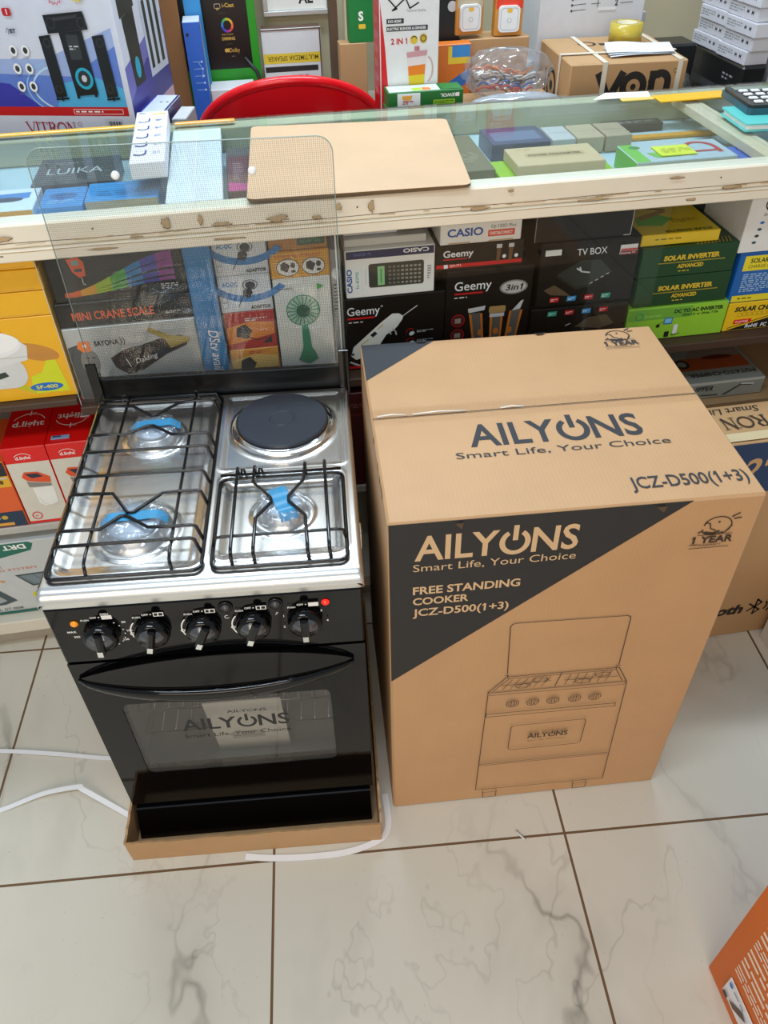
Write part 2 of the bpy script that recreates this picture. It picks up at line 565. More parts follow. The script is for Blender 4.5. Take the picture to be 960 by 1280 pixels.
# ================================================================== SETTING
def floor_mat():
    m = bpy.data.materials.new('marble_tiles')
    m.use_nodes = True
    nt = m.node_tree
    N = nt.nodes; L = nt.links
    b = N['Principled BSDF']
    tc = N.new('ShaderNodeTexCoord')
    def noise(scale, detail, dist=0.0, vec=None, rough=0.55):
        n = N.new('ShaderNodeTexNoise')
        n.inputs['Scale'].default_value = scale
        n.inputs['Detail'].default_value = detail
        n.inputs['Distortion'].default_value = dist
        n.inputs['Roughness'].default_value = rough
        L.new(vec or tc.outputs['Object'], n.inputs['Vector'])
        return n.outputs['Fac']
    def math_(op, a, bb=None, c=None):
        n = N.new('ShaderNodeMath'); n.operation = op
        for i, q in enumerate((a, bb, c)):
            if q is None: continue
            if isinstance(q, (int, float)): n.inputs[i].default_value = q
            else: L.new(q, n.inputs[i])
        return n.outputs[0]
    def vein(scale, width, dist, off):
        mp = N.new('ShaderNodeMapping')
        mp.inputs['Location'].default_value = off
        mp.inputs['Rotation'].default_value = (0, 0, 0.6)
        mp.inputs['Scale'].default_value = (1.0, 0.55, 1)
        L.new(tc.outputs['Object'], mp.inputs['Vector'])
        n = noise(scale, 5, dist, mp.outputs[0], 0.6)
        d = math_('ABSOLUTE', math_('SUBTRACT', n, 0.5))
        mr = N.new('ShaderNodeMapRange')
        mr.inputs['From Min'].default_value = 0.0
        mr.inputs['From Max'].default_value = width
        mr.inputs['To Min'].default_value = 1.0
        mr.inputs['To Max'].default_value = 0.0
        L.new(d, mr.inputs['Value'])
        return mr.outputs[0]
    v1 = vein(1.3, 0.010, 0.35, (3.1, 1.7, 0))
    v2 = vein(2.1, 0.006, 0.5, (7.3, 4.1, 0))
    soft = vein(1.3, 0.06, 0.35, (3.1, 1.7, 0))
    msk = noise(2.3, 2)
    mk = N.new('ShaderNodeMapRange')
    mk.inputs['From Min'].default_value = 0.42; mk.inputs['From Max'].default_value = 0.62
    L.new(msk, mk.inputs['Value'])
    vv = math_('MULTIPLY', math_('ADD', math_('MULTIPLY', v1, 0.55), math_('ADD', math_('MULTIPLY', v2, 0.28), math_('MULTIPLY', soft, 0.22))), mk.outputs[0])
    cl = N.new('ShaderNodeMix'); cl.data_type = 'RGBA'
    cl.inputs[6].default_value = lin('#CFC8B8')+(1,)
    cl.inputs[7].default_value = lin('#DAD5C8')+(1,)
    L.new(noise(3.0, 5), cl.inputs[0])
    vm = N.new('ShaderNodeMix'); vm.data_type = 'RGBA'
    L.new(vv, vm.inputs[0]); L.new(cl.outputs[2], vm.inputs[6])
    vm.inputs[7].default_value = lin('#8B8478')+(1,)
    # specks of dirt
    sp = noise(120, 2)
    spm = N.new('ShaderNodeMapRange')
    spm.inputs['From Min'].default_value = 0.70; spm.inputs['From Max'].default_value = 0.78
    spm.inputs['To Max'].default_value = 0.5
    L.new(sp, spm.inputs['Value'])
    dm = N.new('ShaderNodeMix'); dm.data_type = 'RGBA'
    L.new(spm.outputs[0], dm.inputs[0]); L.new(vm.outputs[2], dm.inputs[6])
    dm.inputs[7].default_value = lin('#8E8068')+(1,)
    # grout
    sx = N.new('ShaderNodeSeparateXYZ'); L.new(tc.outputs['Object'], sx.inputs[0])
    def edge(o):
        fr = math_('FRACT', math_('MULTIPLY_ADD', o, 1/0.6, 100.5))
        return math_('LESS_THAN', math_('ABSOLUTE', math_('SUBTRACT', fr, 0.5)), 0.0026/0.6)
    g = math_('MAXIMUM', edge(sx.outputs[0]), edge(sx.outputs[1]))
    gm = N.new('ShaderNodeMix'); gm.data_type = 'RGBA'
    L.new(g, gm.inputs[0]); L.new(dm.outputs[2], gm.inputs[6])
    gm.inputs[7].default_value = lin('#6E5236')+(1,)
    L.new(gm.outputs[2], b.inputs['Base Color'])
    rm = math_('MULTIPLY_ADD', g, 0.5, 0.30)
    L.new(rm, b.inputs['Roughness'])
    bp = N.new('ShaderNodeBump'); bp.invert = True
    bp.inputs['Strength'].default_value = 0.5; bp.inputs['Distance'].default_value = 0.002
    L.new(g, bp.inputs['Height']); L.new(bp.outputs['Normal'], b.inputs['Normal'])
    return m
def build_room():
    mb = MB(); mb.box(-3.4, 3.6, -3.2, 2.6, -0.06, 0, floor_mat())
    struct(mb.build('floor', None, (-0.1332, 0.7466, 0), -0.077))
    wl = M('#B7AD92', 0.8, 0, 0.1, 6)
    mb = MB(); mb.box(-3.0, 3.0, 2.85, 2.95, 0, 1.6, wl); mb.box(-3.0, 3.0, 2.85, 2.95, 1.6, 2.9, M('#E6E4DC', 0.7, 0, 0.05, 6))  # upper wall is out of view, made off-white to brighten the hob's reflection
    struct(mb.build('wall_back'))
    # built-in ledge the goods behind the counter stand on
    led = M('#B9B2A4', 0.7)
    mb = MB(); mb.box(-1.5, -0.21, 1.975, 2.85, 0, 0.86, led, 0.004)
    struct(mb.build('trim_1'))
    mb = MB(); mb.box(0.47, 2.2, 2.15, 2.85, 0, 0.92, led, 0.004); mb.box(0.24, 2.2, 1.975, 2.15, 0, 0.92, led, 0.004)
    struct(mb.build('trim_2'))
    mb = MB(); mb.box(-0.21, 0.47, 2.56, 2.85, 0, 0.88, led, 0.004)
    struct(mb.build('trim_3'))
build_room()

# ================================================================== DISPLAY COUNTER
CREAM = M('#E9DFCB', 0.5, 0, 0.07, 14)
CHIP = M('#B79C74', 0.8, 0, 0.2, 60)
CRACK = M('#5B4632', 0.9)
def chips(f, spots):
    rn = random.Random(5)
    for cx, cy, rx, ry in spots:
        pts = []
        for k in range(14):
            a = 2*PI*k/14
            q = rn.uniform(0.55, 1.1)
            pts.append((cx+rx*q*math.cos(a), cy+ry*q*math.sin(a)))
        f.poly([(cx+(x-cx)*1.12, cy+(y-cy)*1.12-0.0006) for x, y in pts], CRACK)
        f.poly(pts, CHIP)
def build_counter():
    X0, X1 = -1.5, 2.0
    root = empty('display_counter', (0.25, 1.66, 0), 0, 'long cream wooden shop counter with glass top and shelves full of boxes, across the picture', 'counter')
    o = Vector((-0.25, -1.66, 0))
    def B(): 
        m = MB(); m.T = Matrix.Translation(o); return m
    w = X1-X0
    mb = B(); mb.box(X0, X1, 1.418, 1.462, 1.026, 1.068, CREAM, 0.003)
    f = Face(mb, (X0, 1.418, 1.026), X3, Z3, w, 0.042)
    f.line([(0.6+0.1*k, 0.0095+0.0012*math.sin(k*1.7)) for k in range(27)], 0.0011, CRACK)
    rn = random.Random(3)
    for k in range(40):
        x = rn.uniform(0.7, 2.7); f.line([(x, 0.0085), (x+rn.uniform(.01, .06), 0.0085+rn.uniform(-.002, .002))], rn.uniform(0.0008, 0.0022), CHIP)
    chips(f, [(1.055, 0.020, 0.019, 0.0045), (1.28, 0.006, 0.012, 0.002), (1.335, 0.026, 0.009, 0.009), (1.395, 0.028, 0.005, 0.011), (1.43, 0.016, 0.018, 0.004),
              (1.53, 0.018, 0.020, 0.006), (1.60, 0.014, 0.010, 0.004), (1.70, 0.026, 0.006, 0.012), (1.64, 0.030, 0.006, 0.006), (1.90, 0.006, 0.02, 0.003), (1.96, 0.034, 0.006, 0.003),
              (2.28, 0.033, 0.016, 0.0025), (2.40, 0.007, 0.02, 0.003), (2.12, 0.005, 0.03, 0.0022), (2.52, 0.005, 0.02, 0.003)])
    for x in (1.21, 1.674, 2.37, 2.75): f.ell(x, 0.027, 0.0016, 0.0016, K, 10)
    mb.build('front_rail', root)
    mb = B(); mb.box(X0, X1, 1.412, 1.462, 1.004, 1.0255, CREAM, 0.002)
    f = Face(mb, (X0, 1.412, 1.004), X3, Z3, w, 0.0215)
    f.line([(0.6+0.1*k, 0.0185+0.0008*math.sin(k*2.3)) for k in range(27)], 0.0015, CHIP)
    chips(f, [(1.02, 0.013, 0.03, 0.003), (1.44, 0.012, 0.03, 0.003), (2.32, 0.012, 0.012, 0.0025), (1.22, 0.013, 0.03, 0.0025)])
    mb.build('lower_rail', root)
    teal = M('#AECBD4', 0.5)
    mb = B(); mb.box(X0, X1, 1.462, 1.93, 1.004, 1.016, teal, 0.001); mb.build('case_floor', root)
    mb = B(); mb.box(X0, X1, 1.885, 1.93, 1.0165, 1.068, M('#B4B79A', 0.6), 0.002); mb.build('back_rail', root)
    mb = B(); mb.box(-0.165, -0.062, 1.463, 1.884, 1.050, 1.068, M('#E6ECF2', 0.5), 0.001); mb.build('cross_bar', root)
    mb = B(); mb.box(0.985, 1.03, 1.463, 1.884, 1.050, 1.068, M('#D7C9A9', 0.5), 0.001); mb.build('cross_bar', root)
    for a, b in ((X0, -0.1135), (-0.1115, 1.008), (1.010, X1)):
        mb = B(); mb.box(a, b, 1.424, 1.93, 1.0685, 1.0745, GLASS_TOP, 0.0005); mb.build('glass_pane', root)
    mb = B(); mb.box(-0.4135, X1, 1.432, 1.93, 0.660, 0.680, M('#4A3528', 0.6, 0, 0.15, 12), 0.002); mb.build('shelf', root)
    mb = B(); mb.box(X0, -0.4145, 1.434, 1.93, 0.686, 0.700, M('#4A3528', 0.6, 0, 0.15, 12), 0.002); mb.build('shelf', root)
    mb = B(); mb.box(X0, X1, 1.432, 1.93, 0.362, 0.382, M('#B9B7B2', 0.6, 0, 0.1, 12), 0.002); mb.build('shelf', root)
    mb = B(); mb.box(X0, X1, 1.400, 1.93, 0.064, 0.104, M('#D9D2C2', 0.6, 0, 0.1, 12), 0.002); mb.build('base_board', root)
    mb = B(); mb.box(X0, X1, 1.435, 1.93, 0.0, 0.0635, M('#A79F93', 0.7), 0.002); mb.build('plinth', root)
    mb = B(); mb.box(X0, X1, 1.93, 1.945, 0.0, 1.068, M('#6B6258', 0.7), 0.002); mb.build('back_panel', root)
    for x in (X0, X1-0.03):
        mb = B(); mb.box(x, x+0.03, 1.464, 1.929, 0.105, 0.361, CREAM, 0.002); mb.box(x, x+0.03, 1.464, 1.929, 0.383, 0.659, CREAM, 0.002); mb.box(x, x+0.03, 1.464, 1.929, 0.701, 1.003, CREAM, 0.002); mb.build('side_panel', root)
    mb = B(); mb.box(0.958, 0.984, 1.70, 1.74, 0.681, 1.003, CREAM, 0.002); mb.build('post', root)
    mb = B(); mb.box(-0.4118, 0.145, 1.4425, 1.4465, 0.6805, 1.003, GLASS, 0.0005); dr = mb.build('sliding_glass_door', root)
    mb = B(); mb.box(-0.4118, -0.4108, 1.4405, 1.4424, 0.6805, 1.003, M('#C9D4D2', 0.2)); mb.build('glass_edge', dr)
    mb = B(); mb.box(0.135, 0.800, 1.4360, 1.4400, 0.6805, 1.003, GLASS, 0.0005); dr = mb.build('sliding_glass_door', root)
    mb = B(); mb.box(0.1315, 0.1345, 1.4355, 1.4405, 0.6805, 1.003, M('#D5DEDC', 0.2)); mb.build('glass_edge', dr)
build_counter()

# ================================================================== COOKER
def build_cooker():
    root = empty('gas_cooker', (-0.409, 0.873, 0), -0.0837,
                 'black free-standing cooker with steel hob and raised glass lid standing in a cardboard tray', 'cooker')
    # body with oven cavity
    mb = MB()
    mb.box(0.008, 0.030, 0.022, 0.512, 0.076, 0.683, BLACKMET, 0.002)
    mb.box(0.470, 0.492, 0.022, 0.512, 0.076, 0.683, BLACKMET, 0.002)
    mb.box(0.030, 0.470, 0.490, 0.512, 0.076, 0.683, BLACKMET, 0.001)
    mb.box(0.030, 0.470, 0.022, 0.490, 0.076, 0.140, BLACKMET, 0.001)
    mb.box(0.030, 0.470, 0.030, 0.490, 0.500, 0.683, BLACKMET, 0.001)
    mb.build('body', root)
    mb = MB()
    gy = M('#A9A9A8', 0.35, 0, 0.10, 25)
    mb.box(0.031, 0.041, 0.026, 0.48, 0.142, 0.498, gy); mb.box(0.459, 0.469, 0.026, 0.48, 0.142, 0.498, gy)
    mb.box(0.042, 0.458, 0.40, 0.41, 0.142, 0.498, gy); mb.box(0.042, 0.458, 0.026, 0.40, 0.142, 0.150, gy)
    mb.box(0.042, 0.458, 0.026, 0.40, 0.488, 0.498, gy)
    mb.build('oven_liner', root)
    for z in (0.215, 0.290):
        mb = MB()
        mb.tube([(0.05, 0.080, z), (0.45, 0.080, z), (0.45, 0.38, z), (0.05, 0.38, z)], 0.0028, CHROME, 8, True)
        for k in range(13):
            x = 0.08+0.028*k
            mb.tube([(x, 0.082, z), (x, 0.378, z)], 0.0015, CHROME, 6)
        mb.build('oven_rack', root)
    mb = MB(); mb.prism([(-0.036, 0.0062), (0.505, 0.0062), (0.505, 0.0735), (-0.004, 0.0735), (-0.007, 0.0720)], (0.010, 0, 0), Y3, Z3, 0.480, M('#050506', 0.22, 0, 0.05, 20, 0, 0.35))
    mb.build('plinth', root)
    # control panel
    mb = MB()
    mb.box(0.004, 0.496, 0.000, 0.0215, 0.552, 0.684, BLACKGLOSS, 0.003)
    f = Face(mb, (0, 0.0, 0), X3, Z3, 0.5, 0.7)
    KX = (0.080, 0.160, 0.240, 0.320, 0.402); KZ = 0.622
    for i, x in enumerate(KX):
        f.text('OFF', x-0.010, KZ+0.036, 0.0042, W, bold=0.02)
        f.ell(x+0.004, KZ+0.038, 0.0013, 0.0013, W, 10)
        f.text('PUSH', x-0.025, KZ+0.0315, 0.0038, W, bold=0.02)
        f.rect(x+0.008, KZ+0.033, x+0.024, KZ+0.042, W)
        if i in (1, 2, 3):
            f.rect(x+0.0095, KZ+0.0345, x+0.0145, KZ+0.0405, K); f.rect(x+0.0165, KZ+0.0345, x+0.0225, KZ+0.0405, K)
            f.arc(x, KZ, 0.034, 0.034, 0.0022, W, 140, 225)
            f.arc(x-0.033, KZ-0.004, 0.003, 0.003, 0.0012, W, 0, 360, 12)
        if i == 0:
            f.text('DISH', x+0.008, KZ+0.043, 0.0042, W, bold=0.02)
            f.text('MAX', x-0.052, KZ+0.006, 0.0046, W, bold=0.02); f.text('250', x-0.045, KZ-0.006, 0.0046, W, bold=0.02)
            f.text('200', x-0.032, KZ-0.020, 0.0046, W, bold=0.02); f.text('50', x+0.036, KZ+0.022, 0.0046, W, bold=0.02)
            f.text('100', x+0.040, KZ+0.001, 0.0046, W, bold=0.02); f.text('150', x+0.030, KZ-0.020, 0.0046, W, bold=0.02)
            for a in range(-55, 50, 17):
                r = math.radians(a); f.ell(x+0.036*math.cos(r), KZ+0.034*math.sin(r), 0.0012, 0.0012, W, 8)
        if i == 4:
            for a, t in ((155, '1'), (200, '2'), (-5, '4'), (40, '3')):
                r = math.radians(a); f.text(t, x+0.036*math.cos(r), KZ+0.034*math.sin(r), 0.0046, W, bold=0.02, anchor='c')
    f.arc(0.281, 0.645, 0.0035, 0.0035, 0.001, W, 60, 330, 12)
    f.line([(0.357, 0.642), (0.361, 0.646), (0.359, 0.647)], 0.001, W)
    mb.build('control_panel', root)
    ROT = (4, 14, 24, 20, 0)
    for i, x in enumerate(KX):
        mb = MB()
        mb.lathe([(0.0285, 0.0006), (0.0285, 0.006), (0.0265, 0.016), (0.0235, 0.019), (0.0, 0.019)], BLACKGLOSS, 32, (x, 0, KZ), 'y')
        a = math.radians(ROT[i])
        mb.T = Matrix.Translation((x, -0.017, KZ)) @ Matrix.Rotation(a, 4, 'Y')
        mb.box(-0.0065, 0.0065, -0.013, 0.0, -0.025, 0.026, BLACKGLOSS, 0.0035)
        mb.T = None
        kb = mb.build('knob', root)
        mb = MB()
        mb.T = Matrix.Translation((x, -0.017, KZ)) @ Matrix.Rotation(a, 4, 'Y')
        mb.box(-0.0045, 0.0045, -0.0142, -0.0132, -0.0225, -0.010, CHROME, 0.0004)
        mb.T = None
        c = mb.build('knob_cap', kb); c['label'] = 'chrome cap at the tip of the knob'
        mb = MB()
        mb.lathe([(0.0205, 0.0192), (0.0205, 0.0198), (0, 0.0198)], M('#6E7074', 0.18, 0.8), 28, (x, 0, KZ), 'y')
        c = mb.build('dial_face', kb)
    for x, z, colr, lb, e in ((0.044, 0.650, '#F08A1A', 'orange indicator lamp', 0.35), (0.437, 0.659, '#FF2418', 'red indicator lamp', 1.2)):
        mb = MB(); mb.lathe([(0.0062, 0.0005), (0.0062, 0.002), (0.0045, 0.004), (0.0, 0.0048)], M(colr, 0.15, 0, 0.05, 40, e), 20, (x, 0, z), 'y')
        c = mb.build('indicator_lamp', root); c['label'] = lb
    for x in (0.281, 0.359):
        mb = MB(); mb.lathe([(0.0115, 0.0005), (0.0115, 0.0025), (0.0095, 0.0032), (0.0085, 0.002)], BLACKMET, 24, (x, 0, 0.664), 'y')
        mb.lathe([(0.0082, 0.002), (0.0078, 0.0058), (0.0, 0.0062)], M('#3A3A3C', 0.3), 24, (x, 0, 0.664), 'y')
        mb.build('push_button', root)
    # oven door with a glazed window
    mb = MB()
    ox0, ox1, oz0, oz1 = 0.004, 0.496, 0.080, 0.548
    ix0, ix1, iz0, iz1 = 0.062, 0.430, 0.196, 0.426
    inner = rrect(ix0, iz0, ix1, iz1, 0.014, 4)
    outer = []
    for i, (px, pz) in enumerate(inner):
        q = i//5
        t = (i % 5)/4
        c0 = ((ox1, oz0), (ox1, oz1), (ox0, oz1), (ox0, oz0))[q]
        nx = ((px, oz0), (ox1, pz), (px, oz1), (ox0, pz))[q]
        mx = ((ox1, pz), (px, oz1), (ox0, pz), (px, oz0))[q]
        outer.append(nx if i % 5 == 0 else mx if i % 5 == 4 else c0)
    n = len(inner)
    for y, flip in ((0.0, False), (0.0205, True)):
        vs = [(a, y, b) for a, b in inner]+[(a, y, b) for a, b in outer]
        fs = [[k, n+k, n+(k+1) % n, (k+1) % n] for k in range(n)]
        mb.add(vs, [q[::-1] for q in fs] if flip else fs, BLACKGLOSS)
    vs = [(a, 0.0, b) for a, b in inner]+[(a, 0.0205, b) for a, b in inner]
    mb.add(vs, [[k, (k+1) % n, n+(k+1) % n, n+k] for k in range(n)], BLACKGLOSS)
    for a, b, c, d in ((ox0, ox1, oz0, oz0), (ox0, ox1, oz1, oz1)):
        mb.add([(a, 0, c), (b, 0, c), (b, 0.0205, c), (a, 0.0205, c)], [[0, 1, 2, 3] if c > 0.3 else [3, 2, 1, 0]], BLACKGLOSS)
    for x in (ox0, ox1):
        mb.add([(x, 0, oz0), (x, 0.0205, oz0), (x, 0.0205, oz1), (x, 0, oz1)], [[0, 1, 2, 3] if x > 0.3 else [3, 2, 1, 0]], BLACKGLOSS)
    door = mb.build('oven_door', root)
    mb = MB()
    mb.prism(rrect(ix0+0.0008, iz0+0.0008, ix1-0.0008, iz1-0.0008, 0.0135, 4), (0, 0.0052, 0), X3, Z3, 0.004, GLASS_OVEN)
    f = Face(mb, (0, 0.0012, 0), X3, Z3, 0.5, 0.7)
    f.logo(0.153, 0.330, 0.196, 0.034, M('#1A1A1C', 0.35))
    f.text('Smart Life, Your Choice', 0.153, 0.306, 0.0115, M('#1A1A1C', 0.35), w=0.196)
    g = mb.build('window_glass', door); g['label'] = 'grey glass window with black lettering'
    mb = MB()
    P = []; N_ = 30
    for k in range(N_+1):
        t = k/N_
        q = 1-(2*t-1)**2
        P.append((0.014+0.462*t, q))
    m_ = 12; vs = []; fs = []
    for k, (x, q) in enumerate(P):
        cy = -0.004-0.043*q**0.8; hz = 0.003+0.011*q**0.7; hy = 0.0035+0.006*q**0.7
        for j in range(m_):
            a = 2*PI*j/m_
            sx = math.copysign(abs(math.cos(a))**0.6, math.cos(a)); sz = math.copysign(abs(math.sin(a))**0.6, math.sin(a))
            vs.append((x, cy+hy*sx, 0.510-0.004*q+hz*sz))
    for k in range(N_):
        for j in range(m_):
            l = (j+1) % m_
            fs.append([k*m_+j, (k+1)*m_+j, (k+1)*m_+l, k*m_+l])
    fs.append(list(range(m_))); fs.append([N_*m_+j for j in range(m_)][::-1])
    mb.add(vs, fs, BLACKGLOSS, True)
    h = mb.build('handle', door); h['label'] = 'glossy black bow-shaped handle'

    # hob: one pressed steel sheet with three wells
    def sdf(x, y, cx, cy, hx, hy, r):
        qx = abs(x-cx)-hx+r; qy = abs(y-cy)-hy+r
        return min(max(qx, qy), 0)+math.hypot(max(qx, 0), max(qy, 0))-r
    def sm(e0, e1, x):
        t = min(1, max(0, (x-e0)/(e1-e0))); return t*t*(3-2*t)
    BUR = ((0.130, 0.398, 0.050, 0.062), (0.132, 0.140, 0.062, 0.076), (0.374, 0.158, 0.046, 0.058))
    def hz(x, y):
        z = 0.7155
        d = min(x, 0.5-x, y, 0.525-y)
        R = 0.012 if y > 0.03 else 0.016
        de = min(x, 0.5-x, 0.525-y)
        if de < 0.008: z -= 0.008-math.sqrt(max(0, 0.008**2-(0.008-de)**2))
        if y < 0.020: z -= 0.020-math.sqrt(max(0, 0.020**2-(0.020-y)**2))
        s1 = sdf(x, y, 0.1320, 0.278, 0.1180, 0.240, 0.026)
        z -= 0.0085*(1-sm(-0.026, -0.006, s1)); z += 0.0018*math.exp(-(s1/0.004)**2)
        s2 = sdf(x, y, 0.3715, 0.392, 0.1130, 0.118, 0.012)
        z -= 0.0025*(1-sm(-0.012, -0.004, s2)); z += 0.0012*math.exp(-(s2/0.003)**2)
        s3 = sdf(x, y, 0.3715, 0.157, 0.1085, 0.108, 0.022)
        z -= 0.0085*(1-sm(-0.024, -0.006, s3)); z += 0.0018*math.exp(-(s3/0.004)**2)
        dh = math.hypot(x-0.371, y-0.398)
        z += 0.006*(1-sm(0.088, 0.108, dh))
        for bx, by, r0, r1 in BUR:
            db = math.hypot(x-bx, y-by)
            z += 0.0045*(1-sm(r1-0.008, r1, db)) - 0.006*(1-sm(r0-0.014, r0, db))
        return z
    mb = MB()
    nx, ny = 201, 211
    mb.grid(nx, ny, lambda a, b: (0.5*a, 0.525*b, hz(0.5*a, 0.525*b)), STEEL)
    loop = [(0.5*k/40, 0) for k in range(40)]+[(0.5, 0.525*k/40) for k in range(40)]+[(0.5-0.5*k/40, 0.525) for k in range(40)]+[(0, 0.525-0.525*k/40) for k in range(40)]
    vs = [(x, y, hz(x, y)) for x, y in loop]+[(x*0.996+0.001, y*0.996+0.001, 0.685) for x, y in loop]
    n = len(loop)
    mb.add(vs, [[n+k, n+(k+1) % n, (k+1) % n, k] for k in range(n)], STEEL, True)
    mb.build('hob', root)

    # burners, still wrapped
    blue = M('#3A8FBE', 0.3)
    capm = M('#AEBBCB', 0.35, 0.3)
    rn = random.Random(11)
    for i, (bx, by, r0, r1) in enumerate(BUR):
        z0 = 0.7090
        rc = r0*0.72
        mb = MB()
        mb.lathe([(r0-0.004, 0.0), (r0-0.002, 0.004), (rc+0.004, 0.006), (rc+0.003, 0.016), (rc-0.004, 0.018), (0, 0.018)], ALU, 36, (bx, by, z0))
        b = mb.build('burner', root)
        mb = MB()
        mb.lathe([(rc-0.006, 0.0182), (rc-0.001, 0.0195), (rc-0.002, 0.024), (rc*0.6, 0.0255), (0, 0.026)], capm, 36, (bx, by, z0))
        mb.build('burner_cap', b)
        # crumpled film over the cap
        ph = [rn.uniform(0, 6.28) for _ in range(6)]
        def film(a, t, bx=bx, by=by, z0=z0, rc=rc, r0=r0, ph=ph):
            th = 2*PI*a
            wr = 0.003*math.sin(9*th+ph[0]+4*t)+0.0024*math.sin(17*th+ph[1]-7*t)+0.0016*math.sin(31*th+ph[2]+9*t)
            r = (rc+0.0035)*min(1, t*1.9)+max(0, t-0.55)*0.024+wr*min(1, t*1.5)
            z = 0.0285-max(0, t-0.5)*0.034+(0.0016*math.sin(5*th+ph[3]+t*9)+0.0014*math.sin(23*th+ph[4]+t*14)+0.0012*math.sin(13*th-t*21))*min(1, t*3)
            return (bx+r*math.cos(th), by+r*math.sin(th), z0+z)
        mb = MB(); mb.grid(90, 12, lambda a, t: film(a, max(t, 0.01)), FILM, True, True)
        mb.build('protective_film', b)
        mb = MB()
        L_ = rc+0.010
        ang = (0.06, 0.04, -1.25)[i]
        ca, sa = math.cos(ang), math.sin(ang)
        wd = (0.011, 0.011, 0.015)[i]
        def tp(a, t, bx=bx, by=by, z0=z0, L_=L_, ca=ca, sa=sa, wd=wd, rc=rc):
            s = (a*2-1)*L_; q = (t*2-1)*wd
            z = z0+0.0305-max(0, abs(s)-rc*0.9)*0.9
            return (bx+s*ca-q*sa+(0.003 if i == 0 else 0), by+s*sa+q*ca+0.004, z+0.0006*math.sin(s*300))
        mb.grid(20, 4, tp, blue)
        mb.grid(20, 4, lambda a, t: Vector(tp(1-a, t))-Vector((0, 0, 0.0004)), blue)
        c = mb.build('adhesive_tape', b); c['label'] = 'blue tape holding the wrapping film'
    # electric plate
    mb = MB()
    plate = M('#2C323D', 0.36, 0.0, 0.05, 90)
    mb.lathe([(0.0835, 0.0), (0.0850, 0.004), (0.0850, 0.009), (0.0830, 0.011), (0.0250, 0.0108), (0.0235, 0.0098), (0.0215, 0.0098), (0.0205, 0.0106), (0.0, 0.0106)], plate, 96, (0.371, 0.398, 0.7245), 'z', False)
    p = mb.build('hot_plate', root)
    mb = MB()
    mb.lathe([(0.0990, 0.0), (0.0985, 0.0028), (0.0940, 0.0040), (0.0880, 0.0044), (0.0865, 0.006), (0.0858, 0.0065), (0.0856, 0.0)], CHROME, 64, (0.371, 0.398, 0.7200))
    mb.build('trim_ring', p)
    # pan supports of black wire
    def support(rect, bars, rods, feet):
        mb = MB()
        x0, x1, y0, y1 = rect
        zb = 0.7212
        ring = [(x, y, zb) for x, y in rrect(x0, y0, x1, y1, 0.014, 4)]
        mb.tube(ring, 0.0034, ENAMEL, 8, True)
        ring2 = [(x, y, zb+0.008) for x, y in rrect(x0+0.001, y0+0.001, x1-0.001, y1-0.001, 0.014, 4)]
        for b in rods: mb.tube(b, 0.0028, ENAMEL, 8)
        for b in bars: mb.tube(b, 0.0030, ENAMEL, 8)
        for fx, fy in feet:
            mb.tube([(fx-0.005, fy, zb), (fx-0.002, fy, zb+0.020), (fx+0.002, fy, zb+0.020), (fx+0.005, fy, zb)], 0.0022, ENAMEL, 6)
        return mb.build('pan_support', root)
    zt, zb = 0.742, 0.7215
    def xbar(pts):
        q = [(0.013, pts[0][1]+0.001, zb), (0.020, pts[0][1], zt-0.004), (0.025, pts[0][1], zt)]
        q += [(x, y, zt) for x, y in pts]
        q += [(0.232, pts[-1][1], zt), (0.238, pts[-1][1], zt-0.003), (0.2485, pts[-1][1]-0.014, zb)]
        return q
    bars = [xbar([(0.055, 0.462), (0.085, 0.458), (0.124, 0.424), (0.134, 0.424), (0.172, 0.460), (0.200, 0.464)]),
            xbar([(0.055, 0.370), (0.086, 0.367), (0.122, 0.390), (0.134, 0.390), (0.170, 0.360), (0.200, 0.357)]),
            xbar([(0.100, 0.318), (0.200, 0.319)]), xbar([(0.100, 0.250), (0.200, 0.249)]),
            xbar([(0.055, 0.203), (0.092, 0.200), (0.124, 0.150), (0.134, 0.150), (0.176, 0.194), (0.200, 0.195)]),
            xbar([(0.055, 0.114), (0.086, 0.113), (0.114, 0.142), (0.124, 0.142), (0.162, 0.111), (0.200, 0.109)]),
            xbar([(0.100, 0.079), (0.200, 0.079)])]
    rods = []
    for x in (0.072, 0.202):
        rods.append([(x, 0.505, zb), (x, 0.498, zt-0.006), (x, 0.485, zt-0.005), (x, 0.060, zt-0.005), (x, 0.044, zt-0.008), (x+0.004, 0.028, zb)])
    rods.append([(0.014, 0.497, 0.7345), (0.240, 0.497, 0.7345), (0.2490, 0.480, zb)])
    support((0.0125, 0.2500, 0.028, 0.506), bars, rods, [(0.060, 0.502), (0.200, 0.502)])
    zt2 = 0.742
    b2 = []
    for pts in ([(0.297, 0.248), (0.297, 0.05)], [(0.326, 0.250), (0.326, 0.205), (0.356, 0.163), (0.358, 0.153), (0.333, 0.115), (0.332, 0.05)],
                [(0.413, 0.252), (0.411, 0.205), (0.386, 0.165), (0.386, 0.153), (0.413, 0.115), (0.416, 0.05)], [(0.447, 0.255), (0.450, 0.05)]):
        q = [(pts[0][0], pts[0][1]-0.004, zb), (pts[0][0], pts[0][1]+0.002, zt2-0.002), (pts[0][0], pts[0][1]-0.008, zt2)]
        q += [(x, y, zt2) for x, y in pts[1:]]
        q += [(pts[-1][0], 0.040, zt2-0.004), (pts[-1][0]+0.002, 0.030, zb)]
        b2.append(q)
    r2 = [[(0.266, 0.075, zb), (0.270, 0.083, zt2-0.008), (0.280, 0.083, zt2-0.006), (0.462, 0.083, zt2-0.006), (0.473, 0.083, zt2-0.008), (0.477, 0.075, zb)],
          [(0.268, 0.238, 0.7345), (0.475, 0.238, 0.7345)]]
